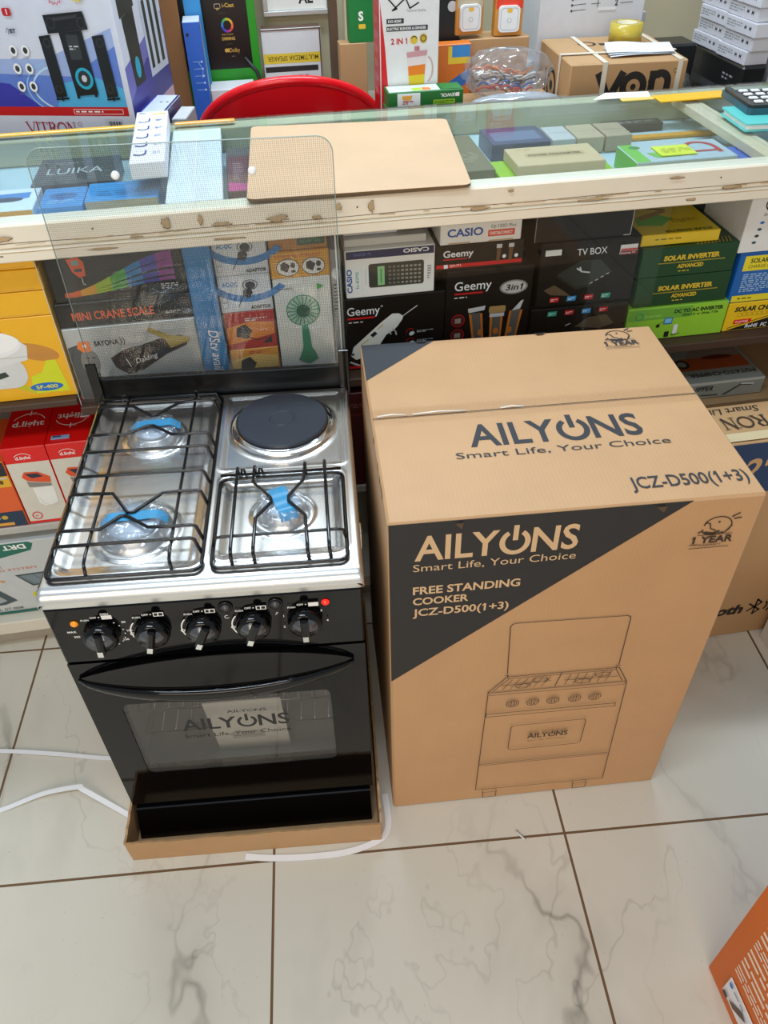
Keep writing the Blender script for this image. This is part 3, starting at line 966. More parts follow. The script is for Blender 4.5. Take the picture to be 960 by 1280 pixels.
    support((0.2655, 0.4775, 0.028, 0.244), b2, r2, [(0.306, 0.243), (0.336, 0.243)])
    # lid
    mb = MB()
    mb.box(0.0, 0.5, 0.5275, 0.541, 0.688, 0.762, M('#070707', 0.4, 0, 0.05, 20, 0, 0.2), 0.002)
    mb.build('hinge_bar', root)
    for x0, x1 in ((-0.004, 0.016), (0.484, 0.504)):
        mb = MB(); mb.box(x0, x1, 0.522, 0.5272, 0.700, 0.800, BLACKGLOSS, 0.001); mb.build('lid_hinge', root)
    mb = MB()
    zz0, zz1 = 0.7625, 1.193
    pts = [(0.003, zz0), (0.497, zz0)]+[(x, z) for x, z in rrect(0.003, zz0, 0.497, zz1, 0.026, 6)[7:21]]
    mb.prism(pts, (0, 0.5335, 0), X3, Z3, 0.0045, GLASS_LID)
    edge = M('#9FB0AC', 0.15)
    rim = [(x, 0.5312, z) for x, z in [(0.497, zz0)]+rrect(0.003, zz0, 0.497, zz1, 0.026, 6)[7:21]+[(0.003, zz0)]]
    mb.tube(rim, 0.0009, edge, 6)
    l = mb.build('glass_lid', root); l['label'] = 'raised clear glass lid with a fine dot print'
    for x, z in ((0.139, 1.147), (0.362, 1.144)):
        mb = MB(); mb.lathe([(0.0068, 0.0002), (0.0068, 0.004), (0.005, 0.0055), (0, 0.006)], W, 24, (x, 0.5288, z), 'y')
        mb.build('bumper', root)
    mb = MB()
    mb.box(0.4925, 0.505, 0.17, 0.20, 0.600, 0.640, CHROME, 0.002); mb.box(0.4925, 0.503, 0.172, 0.198, 0.560, 0.599, M('#8A5A33', 0.5), 0.002)
    mb.build('side_catch', root)
    return root
build_cooker()

def build_leaflet():
    mb = MB()
    mb.T = Matrix.Translation((0.262, 0.066, 0.1525)) @ Matrix.Rotation(math.radians(9), 4, 'X')
    paper = M('#F1EFE8', 0.6)
    mb.box(-0.072, 0.072, -0.001, 0.001, 0, 0.218, paper)
    f = Face(mb, (-0.083, -0.001, 0), X3, Z3, 0.166, 0.218)
    f.logo(0.05, 0.172, 0.075, 0.011, INK)
    f.rr(0.045, 0.055, 0.11, 0.085, 0.004, M('#C9C7C0', 0.6)); f.line([(0.05, 0.068), (0.105, 0.068)], 0.0015, INK); f.line([(0.055, 0.085), (0.10, 0.085)], 0.0015, INK)
    o = mb.build('leaflet', None, (-0.409, 0.873, 0), -0.0837)
    tag(o, 'white instruction leaflet leaning behind the oven window of the black cooker', 'leaflet')
    mb = MB()
    rn = random.Random(2)
    ph = [rn.uniform(0, 6) for _ in range(8)]
    def bagf(a, t):
        x = 0.075+0.20*a
        th = 2*PI*t
        w = 0.010*math.sin(7*a*PI+ph[0])+0.006*math.sin(19*a+ph[1]+3*th)
        return (x, 0.145+0.05*math.cos(th)*(0.8+0.2*math.sin(9*a))+w*0.5, 0.338+0.030*math.sin(th)*(0.7+0.3*math.sin(5*a+ph[2]))+w)
    mb.grid(40, 20, bagf, glass_mat('milky_plastic', (0.85, 0.85, 0.86), 0.08, 0.2, 0.45, (0.8, 0.8, 0.8)))
    o = mb.build('plastic_bag', None, (-0.409, 0.873, 0), -0.0837)
    tag(o, 'crumpled milky plastic bag lying on the rack inside the oven', 'bag')
build_leaflet()

def build_tray():
    mb = MB()
    Wd, D, H, t = 0.507, 0.60, 0.076, 0.0045
    mb.box(0, Wd, 0, D, 0.0005, 0.0045, KRAFT2)
    rn = random.Random(9)
    def wall(p0, p1, nrm):
        p0 = Vector(p0); p1 = Vector(p1); nrm = Vector(nrm)
        n = 60
        vs = []; fs = []
        for k in range(n+1):
            p = p0.lerp(p1, k/n)
            h = H+rn.uniform(-0.0018, 0.0018)+0.0015*math.sin(k*0.4)
            lean = nrm*(0.003)
            for q, z in ((p, 0.0048), (p+lean, h), (p+lean-nrm*t, h-0.001), (p-nrm*t, 0.0048)):
                vs.append((q.x, q.y, z))
        for k in range(n):
            for j in range(4):
                l = (j+1) % 4
                fs.append([k*4+j, (k+1)*4+j, (k+1)*4+l, k*4+l])
        fs.append([0, 1, 2, 3]); fs.append([n*4+3, n*4+2, n*4+1, n*4])
        mb.add(vs, [f[::-1] for f in fs], KRAFT2)
    wall((0, 0, 0), (Wd, 0, 0), (0, -1, 0)); wall((Wd, 0, 0), (Wd, D, 0), (1, 0, 0))
    wall((Wd, D, 0), (0, D, 0), (0, 1, 0)); wall((0, D, 0), (0, 0, 0), (-1, 0, 0))
    o = mb.build('cardboard_tray', None, (-0.4165, 0.796, 0), -0.0885)
    tag(o, 'shallow open brown cardboard tray under the black cooker', 'tray')
build_tray()

# ================================================================== BIG CARTON
def emblem(f, x, y, s, mat):
    """small line drawing of an animal head over 1 YEAR"""
    f.arc(x+0.35*s, y+0.62*s, 0.30*s, 0.26*s, 0.025*s, mat, -60, 165, 20)
    f.arc(x+0.30*s, y+0.52*s, 0.24*s, 0.14*s, 0.03*s, mat, 170, 330, 14)
    f.line([(x+0.06*s, y+0.66*s), (x+0.10*s, y+0.74*s), (x+0.18*s, y+0.70*s), (x+0.22*s, y+0.56*s), (x+0.34*s, y+0.50*s)], 0.025*s, mat)
    f.line([(x+0.12*s, y+0.46*s), (x+0.30*s, y+0.42*s), (x+0.42*s, y+0.47*s)], 0.05*s, mat)
    f.line([(x-0.02*s, y+0.46*s), (x+0.05*s, y+0.50*s)], 0.03*s, mat)
    f.line([(x+0.60*s, y+0.86*s), (x+0.74*s, y+0.95*s)], 0.03*s, mat)
    f.line([(x+0.66*s, y+0.80*s), (x+0.80*s, y+0.82*s)], 0.03*s, mat)
    f.ell(x+0.36*s, y+0.74*s, 0.025*s, 0.025*s, mat, 10)
    f.line([(x+0.56*s, y+0.44*s), (x+0.62*s, y+0.55*s), (x+0.66*s, y+0.62*s)], 0.025*s, mat)
    f.text('1 YEAR', x-0.08*s, y+0.16*s, 0.19*s, mat, w=0.86*s, bold=0.03)
    f.line([(x-0.12*s, y+0.12*s), (x+0.05*s, y+0.12*s)], 0.02*s, mat)
    f.text('WARRANTY', x+0.06*s, y+0.07*s, 0.06*s, mat, w=0.5*s)
    f.line([(x-0.12*s, y+0.02*s), (x+0.74*s, y+0.02*s)], 0.015*s, mat)
    f.line([(x-0.02*s, y+0.40*s), (x+0.72*s, y+0.40*s)], 0.015*s, mat)
def build_carton():
    root = empty('appliance_carton', (0.125, 0.817, 0), -0.0634,
                 'large brown cardboard carton with black corner print and a cooker drawing, right of the cooker', 'carton')
    Wd, D, H = 0.567, 0.505, 0.826
    mb = MB()
    # body, with slightly bowed and dented sides
    rn = random.Random(4)
    def bow(x, y, z):
        return Vector((x, y, z))
    mb.box(0, Wd, 0, D, 0.0008, H, KRAFT, 0.004)
    f = Face(mb, (0, 0, 0), X3, Z3, Wd, H, 0.0004)
    f.poly([(0.0015, H-0.002), (0.0015, 0.450), (0.454, H-0.002)], M('#2B2A2A', 0.7, 0, 0.12, 30))
    ink = M('#3A2C22', 0.7); kp = M('#D3B188', 0.75)
    f.logo(0.040, 0.747, 0.249, 0.050, kp)
    f.text('Smart Life, Your Choice', 0.038, 0.7235, 0.0150, kp, w=0.252)
    f.text('FREE STANDING', 0.038, 0.6720, 0.0170, kp, w=0.170, bold=0.025)
    f.text('COOKER', 0.038, 0.6475, 0.0160, kp, w=0.089, bold=0.025)
    f.text('JCZ-D500(1+3)', 0.038, 0.6205, 0.0170, kp, w=0.156, bold=0.02)
    emblem(f, 0.478, 0.722, 0.074, ink)
    w = 0.0014
    f.line([(0.208, 0.443), (0.202, 0.572), (0.205, 0.579), (0.212, 0.581), (0.401, 0.575), (0.407, 0.571), (0.408, 0.565), (0.411, 0.440)], w, ink)
    f.line([(0.176, 0.390), (0.209, 0.434), (0.413, 0.431), (0.435, 0.386), (0.176, 0.390)], w, ink)
    f.line([(0.186, 0.394), (0.213, 0.428), (0.409, 0.425), (0.426, 0.390)], w*0.8, ink)
    f.line([(0.300, 0.391), (0.308, 0.430)], w, ink)
    for k in range(6):
        a = 0.215+0.014*k; f.line([(a-0.012, 0.396), (a+0.004, 0.424)], w*0.7, ink)
        b = 0.322+0.015*k; f.line([(b-0.004, 0.394), (b+0.004, 0.424)], w*0.7, ink)
    for cx, cy in ((0.240, 0.404), (0.270, 0.418), (0.350, 0.402), (0.385, 0.417)):
        f.arc(cx, cy, 0.014, 0.006, w, ink, 0, 360, 16)
    f.line([(0.200, 0.410), (0.290, 0.413)], w, ink); f.line([(0.315, 0.411), (0.415, 0.407)], w, ink)
    f.line([(0.203, 0.441), (0.209, 0.441), (0.209, 0.433)], w, ink); f.line([(0.413, 0.440), (0.407, 0.441), (0.407, 0.430)], w, ink)
    f.line([(0.1765, 0.390), (0.174, 0.047), (0.448, 0.042), (0.435, 0.386)], w, ink)
    f.line([(0.434, 0.386), (0.430, 0.380), (0.178, 0.385)], w*0.8, ink)
    for x in (0.225, 0.263, 0.301, 0.342, 0.380):
        f.arc(x, 0.352, 0.0115, 0.0105, w, ink, 0, 360, 18)
        f.arc(x, 0.352, 0.0075, 0.0070, w*0.7, ink, 0, 360, 14)
        f.line([(x-0.0025, 0.344), (x-0.0025, 0.360)], w*0.8, ink); f.line([(x+0.0025, 0.344), (x+0.0025, 0.360)], w*0.8, ink)
    f.line([(0.177, 0.329), (0.424, 0.325), (0.425, 0.315), (0.177, 0.319), (0.177, 0.329)], w, ink)
    f.line(rrect(0.229, 0.196, 0.375, 0.281, 0.008, 4), w, ink, True)
    f.logo(0.264, 0.232, 0.080, 0.016, ink); f.text('Smart Life, Your Choice', 0.266, 0.222, 0.004, ink, w=0.076)
    f.line([(0.1745, 0.153), (0.439, 0.150)], w, ink); f.line([(0.1745, 0.148), (0.439, 0.145)], w, ink)
    for a in (0.189, 0.383):
        f.line([(a, 0.044), (a+0.001, 0.018), (a+0.029, 0.018), (a+0.029, 0.043)], w, ink); f.line([(a, 0.038), (a+0.029, 0.038)], w*0.8, ink)
    # top print
    t = Face(mb, (0, 0, H), X3, Y3, Wd, D, 0.0004)
    t.poly([(0.002, 0.502), (0.142, 0.502), (0.002, 0.378)], M('#33353B', 0.7, 0, 0.12, 30))
    ti = M('#2E3036', 0.7)
    t.logo(0.152, 0.165, 0.286, 0.058, ti)
    t.text('Smart Life, Your Choice', 0.124, 0.136, 0.0150, ti, w=0.347)
    t.text('JCZ-D500(1+3)', 0.372, 0.033, 0.0260, ti, w=0.182, bold=0.012)
    emblem(t, 0.466, 0.427, 0.074, ti)
    # torn and darkened spots along the top edges
    dk = M('#5A4630', 0.9)
    for x, l in ((0.098, 0.012), (0.395, 0.016)):
        f.poly([(x, H-0.002), (x+l, H-0.002), (x+l*0.8, H-0.014), (x+l*0.3, H-0.007)], dk)
    t.poly([(0.105, 0.501), (0.128, 0.501), (0.122, 0.494), (0.109, 0.495)], K); t.poly([(0.336, 0.501), (0.360, 0.501), (0.352, 0.495), (0.342, 0.494)], K)
    l = Face(mb, (0, D, 0), -Y3, Z3, D, H, 0.0004)
    for k in range(7):
        y = 0.05+rn.uniform(0, 0.42); l.poly([(D-y, H-0.002), (D-y+0.012, H-0.002), (D-y+0.010, H-0.012), (D-y+0.003, H-0.017)], dk)
    body = mb.build('carton_body', root)
    mb = MB()
    t2 = Face(mb, (0, 0, H), X3, Y3, Wd, D, 0.0016)
    t2.line([(0.003, 0.2585), (0.564, 0.2655)], 0.0020, M('#4A3A2A', 0.9))
    mb.build('flap_seam', root)
    mb = MB()
    tp = glass_mat('packing_tape', (0.985, 0.975, 0.955), 0.03, 0.2)
    mb.prism([(0.001, 0.240), (0.566, 0.244), (0.566, 0.290), (0.001, 0.284)], (0, 0, H+0.0022), X3, Y3, 0.0003, tp)
    for a, b, ww in ((0.01, 0.06, 0.004), (0.07, 0.16, 0.003), (0.22, 0.26, 0.002)):
        mb.tube([(a, 0.262, H+0.0028), ((a+b)/2, 0.2635, H+0.0045), (b, 0.262, H+0.0028)], 0.0012, M('#E9E6DF', 0.2), 6)
    c = mb.build('packing_tape', root); c['label'] = 'shiny clear tape over the seam'
build_carton()

# ================================================================== GOODS ON THE COUNTER SHELVES
YEL = M('#EDB21C', 0.4); ORG = M('#EE6A1E', 0.4); RED = M('#E2130F', 0.4); CRIM = M('#C4161C', 0.4)
NAVY = M('#1C2C5A', 0.4); BLU = M('#1E6FC0', 0.4); SKY = M('#3DA5E0', 0.4); GRN = M('#1E7A2E', 0.4)
LIME = M('#9FCB2E', 0.4); TEAL = M('#17756A', 0.4); GREY = M('#8C8E92', 0.5); DGREY = M('#2E2E30', 0.5)
SILV = M('#C7CACF', 0.4); BOXK = M('#12100F', 0.35, 0, 0.15, 12, 0, 0.35); PALE = M('#DDE3EC', 0.4)
def scale_boxes():
    g = 'yellow scale boxes stacked at the left end of the shelf'
    b = Box('scale_box', 'large yellow kitchen scale box printed with a white platform scale, bottom of the yellow stack', 'box',
            -0.78, -0.413, 1.452, 1.70, 0.701, 0.880, YEL, None)
    f = b.front; o = 0.367  # right edge of the face
    f.fill(M('#F0B41E', 0.35))
    f.poly([(o-0.16, 0.176), (o-0.115, 0.176), (o-0.085, 0.12), (o-0.11, 0.12)], M('#E8622A', 0.35))
    f.poly([(0.05, 0.005), (0.20, 0.005), (0.24, 0.07), (0.20, 0.085), (0.05, 0.08)], M('#F08A22', 0.35))
    f.ell(o-0.055, 0.105, 0.045, 0.018, M('#C98A3A', 0.4), rot=-0.3)
    f.poly([(o-0.085, 0.012), (o-0.012, 0.012), (o-0.022, 0.085), (o-0.04, 0.085), (o-0.055, 0.06), (o-0.078, 0.052)], M('#D4DC20', 0.35))
    f.poly([(o-0.145, 0.045), (o-0.12, 0.050), (o-0.075, 0.022), (o-0.08, 0.012)], M('#C4C41C', 0.35))
    f.ell(o-0.055, 0.026, 0.032, 0.0095, BLU); f.text('SF-400', o-0.055, 0.026, 0.008, M('#E9E03C', 0.4), w=0.042, anchor='c', bold=0.02)
    f.poly(rrect(o-0.233, 0.03, o-0.083, 0.10, 0.03, 5), M('#D5D7D6', 0.3))
    f.poly([(o-0.233, 0.06), (o-0.073, 0.09), (o-0.066, 0.12), (o-0.088, 0.145), (o-0.233, 0.13)], M('#DCDEDD', 0.3))
    f.ell(o-0.143, 0.128, 0.068, 0.030, M('#EDEEED', 0.3)); f.ell(o-0.143, 0.132, 0.064, 0.025, M('#F6F6F4', 0.3))
    f.poly([(o-0.183, 0.056), (o-0.123, 0.068), (o-0.118, 0.058), (o-0.173, 0.042)], M('#2B3A36', 0.3))
    f.line([(o-0.36, 0.098), (o-0.02, 0.098)], 0.0006, CHIP)
    b.done()
    for i, (z0, z1, sh, lb) in enumerate(((0.881, 0.930, 0.0, 'plain yellow scale box lying directly on the large printed scale box'), (0.9315, 0.973, 0.001, 'plain yellow scale box, second from the top of the yellow stack'), (0.9745, 1.0025, -0.002, 'plain yellow scale box on top of the stack, just under the counter rail'))):
        b = Box('scale_box', lb, 'box', -0.78+sh, -0.413+sh, 1.453, 1.70, z0, z1, YEL, g)
        b.front.line([(0.02, 0.004), (0.35, 0.004)], 0.0006, CHIP)
        if i == 0: b.front.text('Scale', 0.235, 0.012, 0.007, CRIM, bold=0.02)
        b.done()
scale_boxes()

def crane_boxes():
    g = 'black crane scale boxes'
    b = Box('crane_scale_box', 'upper black crane scale box with a rainbow swoosh and orange hook scale', 'box', -0.404, -0.157, 1.470, 1.70, 0.8935, 1.0015, BOXK, g)
    f = b.front
    def sw(y0, y1, colr, x0=0.0, x1=1.0, th=0.012):
        pts = []
        for k in range(13):
            t = x0+(x1-x0)*k/12
            pts.append((0.02+0.21*t, y0+(y1-y0)*(t*t*(3-2*t))+th*t*0.5))
        q = []
        for k in range(12, -1, -1):
            t = x0+(x1-x0)*k/12
            q.append((0.02+0.21*t, y0+(y1-y0)*(t*t*(3-2*t))-th*t*0.5-0.0015))
        f.poly(pts+q, colr)
    cs = ('#E8641E', '#E8A81E', '#A8C81E', '#3FA83A', '#1E7ABF', '#3A3AA8', '#8A2A8A')
    for j, (dy, th) in enumerate(((0.078, 0.016), (0.062, 0.013), (0.046, 0.010), (0.034, 0.006))):
        for i, c in enumerate(cs):
            a = i/7; sw(0.018-0.002*j, dy, M(c, 0.35), a, a+1/7, th)
    oc = M('#E85A20', 0.35)
    f.poly([(0.040, 0.085), (0.062, 0.088), (0.070, 0.078), (0.068, 0.052), (0.056, 0.048), (0.046, 0.060)], oc)
    f.rect(0.048, 0.073, 0.061, 0.082, M('#7FA39A', 0.3)); f.rect(0.050, 0.060, 0.064, 0.066, M('#26343A', 0.3))
    f.arc(0.051, 0.098, 0.008, 0.010, 0.002, SILV, 170, 375, 14); f.line([(0.051, 0.088), (0.051, 0.091)], 0.002, SILV)
    f.line([(0.060, 0.048), (0.060, 0.036), (0.064, 0.034)], 0.0016, SILV)
    f.text('MINI CRANE SCALE', 0.100, 0.1005, 0.007, oc, w=0.12, bold=0.02)
    f.lines(0.20, 0.012, 0.032, 0.012, 3, SILV, 3)
    b.done()
    b = Box('crane_scale_box', 'lower black crane scale box lettered in orange, standing on the hair clipper box', 'box', -0.411, -0.150, 1.466, 1.70, 0.8425, 0.8925, BOXK, g)
    b.front.text('MINI CRANE SCALE', 0.028, 0.014, 0.0165, oc, w=0.155, bold=0.02)
    b.front.lines(0.205, 0.012, 0.03, 0.006, 2, SILV, 3)
    b.done()
    b = Box('hair_clipper_box', 'silver hair clipper box printed with a dark clipper and a face, behind the cooker lid', 'box', -0.4105, -0.154, 1.462, 1.70, 0.681, 0.8415, M('#B9BBBB', 0.3, 0.1, 0.06), None)
    f = b.front
    f.poly([(0.002, 0.002), (0.05, 0.002), (0.05, 0.10), (0.035, 0.13), (0.002, 0.12)], M('#44484C', 0.4))
    f.ell(0.038, 0.085, 0.018, 0.030, M('#7E7A76', 0.5)); f.ell(0.034, 0.095, 0.004, 0.002, K, 10); f.ell(0.046, 0.095, 0.004, 0.002, K, 10); f.line([(0.034, 0.070), (0.046, 0.070)], 0.002, K)
    f.poly([(0.020, 0.118), (0.030, 0.108), (0.046, 0.110), (0.046, 0.132), (0.024, 0.132)], M('#EE7A22', 0.4)); f.ell(0.035, 0.122, 0.004, 0.004, W, 10)
    f.text('SAYONA', 0.054, 0.120, 0.011, K, w=0.048, bold=0.03); f.line([(0.105, 0.118), (0.108, 0.126), (0.105, 0.134)], 0.0016, K); f.line([(0.111, 0.118), (0.114, 0.126), (0.111, 0.134)], 0.0016, K)
    f.poly([(0.078, 0.090), (0.084, 0.068), (0.105, 0.050), (0.135, 0.056), (0.19, 0.088), (0.232, 0.104), (0.238, 0.120), (0.222, 0.128), (0.175, 0.122), (0.140, 0.112), (0.110, 0.108)], M('#322624', 0.25))
    f.poly([(0.20, 0.100), (0.238, 0.112), (0.240, 0.122), (0.205, 0.128), (0.165, 0.150), (0.160, 0.142), (0.19, 0.122)], M('#A8923C', 0.3))
    f.text('Dalding', 0.126, 0.072, 0.011, LW, w=0.045, rot=14, shear=0.3)
    f.line([(0.108, 0.085), (0.114, 0.066)], 0.0015, LW)
    f.text('HAIR CLIPPER', 0.080, 0.022, 0.009, M('#6E6F70', 0.4), w=0.085)
    for k in range(4): f.ell(0.180+0.018*k, 0.030, 0.007, 0.007, M('#8A7F3A', 0.35), 16)
    f.lines(0.08, 0.006, 0.15, 0.008, 2, GREY, 4)
    b.done()
crane_boxes()

def middle_goods():
    # blue sign board standing between the boxes
    mb = MB()
    w, h = 0.050, 0.322
    mb.prism([(-w/2, 0), (w/2, 0), (w/2, h-0.004), (w/2-0.006, h), (w/2-0.010, h), (w/2-0.013, h-0.010), (-w/2+0.013, h-0.010), (-w/2+0.010, h), (-w/2+0.004, h), (-w/2, h-0.004)], (0, 0.006, 0), X3, Z3, 0.012, M('#1C7FC0', 0.3))
    f = Face(mb, (-w/2, -0.006, 0), X3, Z3, w, h)
    f.text('DStv available', 0.020, 0.135, 0.0185, W, w=0.128, rot=-90, shear=0.25)
    f.text('Now', 0.036, 0.128, 0.007, W, w=0.02, rot=-90)
    o = mb.build('sign_board', None, (-0.1265, 1.459, 0.681)); tag(o, 'narrow upright blue board with white lettering between clipper box and adaptor boxes', 'sign')
    def adap(z0, z1, lb, g):
        b = Box('adaptor_box', lb, 'box', -0.0985, 0.0035, 1.470, 1.63, z0, z1, PALE, g)
        f = b.front
        f.arc(0.06, 0.075, 0.075, 0.048, 0.014, M('#2E7FC4', 0.4), 190, 330, 24)
        f.text('AC-DC', 0.008, 0.055, 0.009, M('#2E7FC4', 0.4), w=0.03, bold=0.03)
        f.poly([(0.045, 0.032), (0.058, 0.028), (0.066, 0.040), (0.060, 0.050), (0.048, 0.046)], DGREY); f.ell(0.062, 0.055, 0.010, 0.008, DGREY, 16); f.arc(0.062, 0.056, 0.014, 0.010, 0.0016, DGREY, 0, 360)
        f.line([(0.046, 0.032), (0.040, 0.022), (0.034, 0.012)], 0.0015, K)
        for k in range(3): f.line(rrect(0.004, 0.010+0.013*k, 0.014, 0.021+0.013*k, 0.001, 1), 0.0008, GREY, True)
        f.text('ADAPTOR', 0.058, 0.005, 0.007, K, w=0.040, bold=0.03)
        b.done()
    g = 'white and blue adaptor boxes'
    adap(0.9175, 0.992, 'upper white and blue adaptor box, right of the narrow blue board', g)
    adap(0.8405, 0.9165, 'lower white and blue adaptor box, standing on the red box', g)
    for z0, z1, c1, c2, lb in ((0.7565, 0.8395, '#B8261E', '#E88A2A', 'red and orange adaptor box below the two white ones'), (0.681, 0.7555, '#E59A2E', '#F0C46A', 'orange adaptor box at the bottom of the adaptor stack')):
        b = Box('adaptor_box', lb, 'box', -0.097, 0.003, 1.470, 1.63, z0, z1, M(c1, 0.4))
        f = b.front
        f.poly([(0.002, 0.012), (0.097, 0.03), (0.097, 0.055), (0.05, 0.062), (0.002, 0.05)], M(c2, 0.4))
        f.poly([(0.018, 0.030), (0.042, 0.022), (0.052, 0.040), (0.040, 0.056), (0.022, 0.050)], K); f.line([(0.04, 0.03), (0.06, 0.018), (0.08, 0.022)], 0.002, K)
        f.poly([(0.070, 0.010), (0.090, 0.010), (0.090, 0.028)], DGREY)
        f.lines(0.04, 0.062, 0.045, 0.008, 2, W if '#B8' in c1 else CRIM, 2)
        b.done()
    b = Box('adaptor_box', 'yellow striped adaptor box with two round pictures, on the white fan box', 'box', 0.0065, 0.122, 1.470, 1.63, 0.9025, 0.9560, M('#DE9A22', 0.4))
    f = b.front
    for k in range(9): f.rect(0.003, 0.004+0.0055*k, 0.112, 0.0062+0.0055*k, M('#F0BE4A', 0.4))
    for cx in (0.034, 0.084):
        f.ell(cx, 0.022, 0.022, 0.017, W); f.arc(cx, 0.022, 0.022, 0.017, 0.0015, K, 0, 360)
        f.poly([(cx-0.014, 0.018), (cx-0.002, 0.012), (cx+0.004, 0.026), (cx-0.006, 0.034), (cx-0.014, 0.030)], K); f.ell(cx+0.010, 0.026, 0.005, 0.006, DGREY, 10); f.ell(cx+0.010, 0.014, 0.005, 0.003, DGREY, 10)
    f.text('Universal Adaptor', 0.010, 0.0435, 0.006, CRIM, w=0.09)
    b.done()
    b = Box('adaptor_box', 'orange and green box topmost behind the lid, on the yellow striped box', 'box', 0.008, 0.120, 1.475, 1.63, 0.957, 0.990, M('#B57A2A', 0.4))
    b.front.rect(0.055, 0.008, 0.108, 0.024, M('#1F4A3A', 0.4)); b.front.text('ADAPTER', 0.060, 0.012, 0.007, M('#5F9A6A', 0.4), w=0.04)
    b.done()
    b = Box('fan_box', 'white hand fan box printed with a green handheld fan, behind the cooker lid', 'box', 0.0075, 0.1215, 1.470, 1.60, 0.681, 0.9015, M('#E3E6E2', 0.4))
    f = b.front; fg = M('#2E8F6A', 0.4); fd = M('#1C5F48', 0.4)
    f.arc(0.055, 0.150, 0.033, 0.033, 0.0025, fg, 0, 360)
    f.ell(0.055, 0.150, 0.031, 0.031, M('#A9C9B8', 0.4))
    for k in range(20):
        a = 2*PI*k/20; f.line([(0.055, 0.150), (0.055+0.031*math.cos(a), 0.150+0.031*math.sin(a))], 0.0022, fg)
    f.ell(0.055, 0.150, 0.014, 0.014, fd)
    f.poly([(0.049, 0.118), (0.062, 0.118), (0.066, 0.066), (0.072, 0.056), (0.078, 0.038), (0.058, 0.028), (0.036, 0.038), (0.044, 0.056), (0.048, 0.068)], fg)
    f.text('Portable fan', 0.010, 0.198, 0.005, K, w=0.03); f.poly([(0.086, 0.194), (0.086, 0.207), (0.100, 0.2005)], M('#4CB04A', 0.4))
    f.lines(0.022, 0.010, 0.075, 0.006, 1, GREY, 5)
    b.done()
    b = Box('accessory_box', 'slim grey box standing between the fan box and the calculator box', 'box', 0.1235, 0.145, 1.475, 1.60, 0.681, 0.950, M('#8E9294', 0.4))
    b.front.ell(0.010, 0.22, 0.008, 0.012, LW); b.front.lines(0.004, 0.14, 0.012, 0.06, 8, DGREY, 3)
    b.done()
    # calculators, clippers
    b = Box('calculator_box', 'white calculator box picturing a dark scientific calculator, lying sideways', 'box', 0.1525, 0.3325, 1.470, 1.60, 0.8465, 0.9460, M('#E6E7E4', 0.4))
    f = b.front; nb = M('#1D2550', 0.4)
    f.rect(0.002, 0.082, 0.178, 0.098, nb); f.text('CASIO', 0.168, 0.095, 0.008, LW, w=0.052, rot=180, bold=0.03); f.text('fx-82MS', 0.052, 0.094, 0.006, M('#5B6AA8', 0.4), w=0.035, rot=180)
    f.text('CASIO', 0.012, 0.012, 0.010, M('#1E4FA0', 0.4), w=0.050, rot=90, bold=0.03); f.text('fx-82MS', 0.026, 0.020, 0.0065, M('#3E9FA0', 0.4), w=0.036, rot=90)
    f.line([(0.032, 0.012), (0.032, 0.070)], 0.0006, SILV); f.lines(0.038, 0.025, 0.003, 0.035, 10, SILV, 4)
    f.rr(0.046, 0.020, 0.158, 0.070, 0.005, M('#3A3B34', 0.4)); f.rect(0.064, 0.024, 0.078, 0.064, M('#8FC48A', 0.35)); f.line([(0.071, 0.03), (0.071, 0.058)], 0.003, M('#5E8A5E', 0.4))
    for i in range(8):
        for j in range(5): f.rr(0.086+0.0085*i, 0.025+0.0085*j, 0.0915+0.0085*i, 0.0295+0.0085*j, 0.001, M('#6F7068', 0.4) if i < 3 else M('#8F8F86', 0.4), 2)
    f.lines(0.164, 0.030, 0.008, 0.030, 6, GREY, 6)
    b.done()
    b = Box('calculator_box', 'plain pale lilac box lying under the rail on the calculator box', 'box', 0.155, 0.262, 1.500, 1.62, 0.9635, 0.9985, M('#C9C8D2', 0.4))
    b.front.line([(0.003, 0.025), (0.10, 0.025)], 0.0008, GREY)
    b.done()
    b = Box('calculator_box', 'flat white box with a torn edge lying between calculator box and lilac box', 'box', 0.154, 0.318, 1.485, 1.62, 0.947, 0.9625, M('#BFBDB9', 0.4))
    b.done()
    b = Box('trimmer_box', 'small black box with a thin red line, beside the lilac box under the rail', 'box', 0.2635, 0.332, 1.505, 1.62, 0.9635, 0.9995, M('#3A2E28', 0.4))
    b.front.line([(0.006, 0.018), (0.06, 0.020)], 0.0018, CRIM)
    b.done()
    b = Box('hair_clipper_box', 'black hair clipper box with a large white clipper, below the white calculator box', 'box', 0.147, 0.356, 1.468, 1.64, 0.681, 0.8455, BOXK)
    f = b.front
    f.text('Geemy', 0.004, 0.128, 0.018, LW, w=0.068, bold=0.005); f.text('®', 0.074, 0.142, 0.004, LW)
    f.rect(0.004, 0.119, 0.060, 0.123, CRIM); f.lines(0.006, 0.110, 0.05, 0.005, 1, SILV, 3)
    f.poly([(0.008, 0.034), (0.014, 0.055), (0.075, 0.108), (0.098, 0.125), (0.112, 0.124), (0.121, 0.117), (0.119, 0.110), (0.108, 0.094), (0.098, 0.085), (0.085, 0.078), (0.068, 0.052), (0.045, 0.030), (0.018, 0.024)], M('#E4E6E2', 0.3))
    f.poly([(0.050, 0.080), (0.060, 0.088), (0.066, 0.082), (0.056, 0.074)], K); f.line([(0.03, 0.058), (0.046, 0.070)], 0.002, M('#C9B43A', 0.4)); f.line([(0.066, 0.092), (0.078, 0.102)], 0.002, M('#C9B43A', 0.4))
    f.line([(0.119, 0.117), (0.150, 0.138)], 0.0018, SILV); f.line([(0.098, 0.090), (0.104, 0.084), (0.106, 0.076)], 0.003, SILV); f.line([(0.092, 0.086), (0.094, 0.078)], 0.003, SILV)
